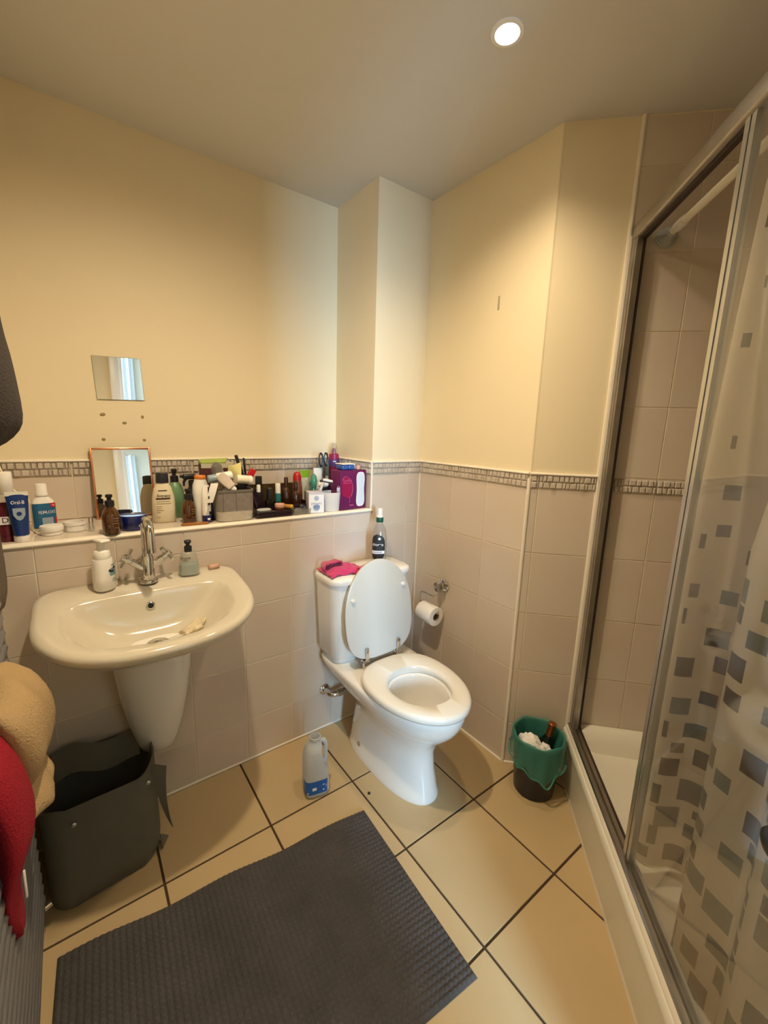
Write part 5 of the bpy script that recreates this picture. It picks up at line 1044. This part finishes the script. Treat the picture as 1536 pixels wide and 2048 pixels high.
flat_poly(t, arc, -0.0386, 'logo_patch', M['magenta']); MB().tube([(x, -0.0386, z) for x, z in arc[1:8]], 0.0009, 6).build('logo_line', M['pinkl'], t)
text('Carefree', 0.019, M['pinkl'], t, flatxf(-0.038, -0.0392, 0.132), width=0.050); MB().box((-0.058, -0.0392, 0.1195), (-0.018, -0.0388, 0.1215)).build('print_mark', M['pinkl'], t)
for x, z, w, h in ((-0.022, 0.03, 0.002, 0.03), (-0.012, 0.018, 0.022, 0.004)): MB().box((x - w / 2, -0.0392, z), (x + w / 2, -0.0388, z + h)).build('print_mark', M['pinkl'], t)
# packets standing in the open top of the carton, things behind it
M['bluw'] = mat('blue_wrapper', (0.035, 0.10, 0.33), 0.25, coat=0.4)
for i, (x, rz, m, lbx) in enumerate(((-0.412, 5, 'bluw', 'blue wrapped packet lying on the purple carton, left'), (-0.376, -4, 'bluw', 'second blue wrapped packet lying on the purple carton'))):
    t = thing('wrapped_packet', lbx, 'packet', (x, 0.060, Z0 + 0.1765), R(rz), 'packets lying on the purple carton'); MB().rbox((0, 0, 0.012), (0.034, 0.055, 0.024), 0.008, n=4, k=3).build('wrapper', M[m], t); MB().rbox((0, 0.0, 0.0265), (0.036, 0.058, 0.004), 0.0018).build('white_flap', M['white'], t)
t = thing('lip_tube', 'white tube with a red band lying on the purple carton', 'tube', (-0.352, 0.078, Z0 + 0.1765 + 0.0135), rot=(R(90), 0, R(-20))); MB().lathe([(0.012, -0.03), (0.013, -0.028), (0.013, 0.012)], 18).build('tube_body', M['white'], t); MB().lathe([(0.0132, 0.0), (0.0132, 0.006)], 18, False, False).build('band', M['redp'], t); MB().lathe([(0.0125, 0.012), (0.012, 0.03), (0.010, 0.032)], 18).build('cap', M['white'], t)
t = thing('lip_tube', 'rounded pink-white tube end at the right on the purple carton', 'tube', (-0.338, 0.042, Z0 + 0.1765 + 0.0105), rot=(R(90), 0, R(-35))); MB().lathe([(0.006, -0.022), (0.010, -0.018), (0.010, 0.018), (0.006, 0.022)], 16).build('tube_body', M['powder'], t)
# hair spray, blue-grey box, scissors, razor
M['mag2'] = mat('magenta_plastic', (0.30, 0.012, 0.075), 0.35); M['viol'] = mat('violet_label', (0.10, 0.05, 0.22), 0.4)
t = sh('spray_bottle', 'magenta spray bottle with clear cap in the corner of the recess', 'bottle', -0.333, 0.272, 0); MB().lathe([(0.022, 0), (0.025, 0.003), (0.025, 0.215), (0.024, 0.232), (0.018, 0.236)], 26).build('body', M['mag2'], t); MB().lathe([(0.0255, 0.17), (0.0255, 0.208)], 26, False, False).build('label', M['viol'], t); wrap([(0, 0.0256, 0.0256, 2), (1, 0.0256, 0.0256, 2)], M['white_p'], t, 0.196, 0.201, -130, -95, 'print_mark')
MB().lathe([(0.011, 0.235), (0.011, 0.25), (0.006, 0.262)], 16).build('nozzle', M['mag2'], t); MB().lathe([(0.0175, 0.236), (0.017, 0.262), (0.012, 0.283), (0.006, 0.288)], 20, False, True).build('cap', M['clearp'], t)
M['gbl'] = mat('grey_blue_card', (0.16, 0.22, 0.25), 0.5)
t = sh('medicine_box', 'grey-blue box standing behind the scissors', 'box', -0.400, 0.262, 0); MB().rbox((0, 0, 0.094), (0.056, 0.03, 0.188), 0.002).build('carton', M['gbl'], t); MB().box((-0.02, -0.0155, 0.10), (0.02, -0.015, 0.13)).build('label', M['white_p'], t)
o = MB().rbox((0, 0, 0.095), (0.030, 0.030, 0.19), 0.006).build('black_can', M['black']); o.location = (-0.318, 0.215, Z0); tag(o, 'black can beside the magenta spray bottle', 'can')
t = thing('scissors', 'scissors with black oval handles standing in the organiser', 'scissors', (-0.4235, 0.205, Z0 + 0.10), rot=(0, R(-2), 0))
for s_ in (-1, 1):
    MB().tube([(s_ * 0.0135 + 0.0095 * cos(a), 0.0, 0.112 + 0.030 * sin(a)) for a in [2 * pi * k / 22 for k in range(23)]], 0.0042, 8, caps=False).build('handle', M['black'], t)
    MB().add([(s_ * 0.008, 0.001 * s_, 0.085), (s_ * 0.001, 0.001 * s_, 0.085), (-s_ * 0.001, 0.001 * s_, -0.05), (s_ * 0.003, 0.001 * s_, -0.04), (s_ * 0.008, 0.003 * s_, 0.085), (s_ * 0.001, 0.003 * s_, 0.085), (-s_ * 0.001, 0.003 * s_, -0.05), (s_ * 0.003, 0.003 * s_, -0.04)], [(0, 1, 2, 3), (7, 6, 5, 4), (0, 4, 5, 1), (1, 5, 6, 2), (2, 6, 7, 3), (3, 7, 4, 0)]).build('blade', M['steel'], t)
MB().lathe([(0.004, -0.004), (0.004, 0.004)], 12, M4=T(0, 0, 0.062, rx=R(90))).build('rivet', M['steel'], t)
t = thing('razor', 'white and black safety razor head above the baby soap carton', 'razor', (-0.500, 0.075, Z0 + 0.092), rot=(R(8), R(12), R(-16)))
MB().rbox((0.012, 0, 0.042), (0.044, 0.012, 0.012), 0.003).build('head', M['white'], t); MB().rbox((0.012, -0.004, 0.036), (0.040, 0.008, 0.006), 0.002).build('blade_unit', M['black'], t); MB().tube([(0, 0, 0.038), (-0.006, 0.004, 0.02), (-0.012, 0.006, -0.08)], [0.005, 0.0055, 0.007], 12).build('handle', M['white'], t)
t = thing('razor', 'white razor with grey blade strip lying in front of the organiser', 'razor', (-0.478, 0.112, Z0 + 0.085), rot=(R(-20), R(6), R(-10))); MB().rbox((0, 0, 0.022), (0.050, 0.014, 0.020), 0.005).build('head', M['white'], t); MB().rbox((0.004, -0.007, 0.018), (0.036, 0.003, 0.008), 0.001).build('blade_unit', M['greyp'], t); MB().tube([(-0.01, 0.004, 0.016), (-0.014, 0.008, -0.08)], [0.006, 0.007], 12).build('handle', M['white'], t)
t = sh('key_tag', 'small lilac tag hanging beside the white cup', 'tag', -0.446, 0.014, 0, None, 0.083); t.location = (-0.452, 0.022, Z0 + 0.083)
MB().rbox((0, 0, 0.010), (0.017, 0.004, 0.020), 0.0015).build('tag', M['lilac'], t); MB().tube([(0.005 * cos(a), 0, 0.022 + 0.005 * sin(a)) for a in [2 * pi * k / 14 for k in range(15)]], 0.0012, 6, caps=False).build('ring', M['steel'], t)

# ---- cloths at the left edge and the things at the right edge --------------------------
lump('hanging_robe', [(2.05, -1.565, -0.38, 0.015, 0.05), (2.0, -1.545, -0.38, 0.036, 0.11), (1.85, -1.530, -0.38, 0.054, 0.13), (1.72, -1.528, -0.38, 0.060, 0.14), (1.60, -1.530, -0.38, 0.055, 0.14), (1.52, -1.524, -0.38, 0.062, 0.14), (1.45, -1.523, -0.38, 0.063, 0.13), (1.39, -1.521, -0.38, 0.066, 0.12), (1.36, -1.524, -0.38, 0.058, 0.11), (1.335, -1.532, -0.38, 0.040, 0.08), (1.322, -1.538, -0.38, 0.018, 0.04)], M['robe'], 'charcoal fleece robe hanging high on the left wall', 'robe', wob=0.004)
lump('hanging_towel', [(1.30, -1.572, -0.10, 0.010, 0.09), (1.2, -1.570, -0.10, 0.013, 0.10), (1.05, -1.5685, -0.10, 0.014, 0.10), (0.93, -1.568, -0.10, 0.0155, 0.10), (0.885, -1.571, -0.10, 0.010, 0.08)], M['robe2'], 'brown-grey towel hanging on the left wall below the robe', 'towel', wob=0.002)
lump('tan_towel', [(0.862, -1.550, -0.48, 0.018, 0.07), (0.853, -1.542, -0.48, 0.030, 0.10), (0.83, -1.528, -0.48, 0.043, 0.12), (0.795, -1.519, -0.48, 0.050, 0.125), (0.75, -1.516, -0.48, 0.053, 0.125), (0.705, -1.518, -0.48, 0.052, 0.12), (0.675, -1.527, -0.48, 0.040, 0.115), (0.655, -1.534, -0.48, 0.032, 0.115), (0.632, -1.526, -0.49, 0.040, 0.11), (0.61, -1.517, -0.50, 0.044, 0.10), (0.595, -1.514, -0.50, 0.042, 0.09), (0.587, -1.514, -0.50, 0.026, 0.06)], M['tan'], 'tan towel draped over the radiator at the left edge', 'towel', wob=0.0075, seed=2)
lump('red_towel', [(0.825, -1.553, -0.64, 0.010, 0.05), (0.81, -1.546, -0.64, 0.018, 0.07), (0.76, -1.534, -0.64, 0.026, 0.075), (0.70, -1.527, -0.64, 0.029, 0.075), (0.65, -1.524, -0.64, 0.029, 0.075), (0.61, -1.530, -0.64, 0.024, 0.075), (0.56, -1.543, -0.64, 0.015, 0.07), (0.50, -1.548, -0.64, 0.012, 0.055), (0.45, -1.546, -0.635, 0.012, 0.04), (0.41, -1.545, -0.63, 0.010, 0.025), (0.402, -1.545, -0.63, 0.005, 0.012)], M['red'], 'crimson towel hanging in front of the tan towel', 'towel', wob=0.0016, seed=4)
o = MB().rbox((0, 0, 0), (0.004, 0.008, 0.055), 0.0015).build('care_label', M['paper'], bpy.data.objects['red_towel']); o.location = (-1.532, -0.600, 0.475); o.rotation_euler = (R(-10), 0, 0)
cd = MB().tube([(-1.578, 0.30, 1.262), (-1.572, 0.27, 1.235), (-1.556, 0.23, 1.19), (-1.535, 0.20, 1.16), (-1.512, 0.19, 1.15), (-1.50, 0.18, 1.12), (-1.50, 0.16, Z0 + 0.003), (-1.49, 0.12, Z0 + 0.003)], 0.0024, 8).build('charging_cable', M['cream']); tag(cd, 'thin cream cable dropping behind the toothpaste', 'cable')
# blue towel over the screen and a dark bottle in the shower, both cut by the frame
bt = MB().sheet(lambda u, v: cpt(0.235 - 0.01 * sin(v * 3) , 0.93 + 0.12 * u + 0.01 * (1 - v), 1.195 + 0.30 * v - 0.03 * u), 8, 10, 0.012).build('blue_towel', M['bluet'], None, 80); tag(bt, 'pale blue towel hanging at the right edge by the glass', 'towel')
kn = MB(); kn.loft([[cpt(0.2632 - d, 1.025 + r * cos(2 * pi * j / 24), 0.791 + r * sin(2 * pi * j / 24)) for j in range(24)] for r, d in ((0.010, 0.0), (0.010, 0.012), (0.022, 0.016), (0.026, 0.026), (0.022, 0.036), (0.010, 0.040))])
sp(kn, 'knob', 'black')
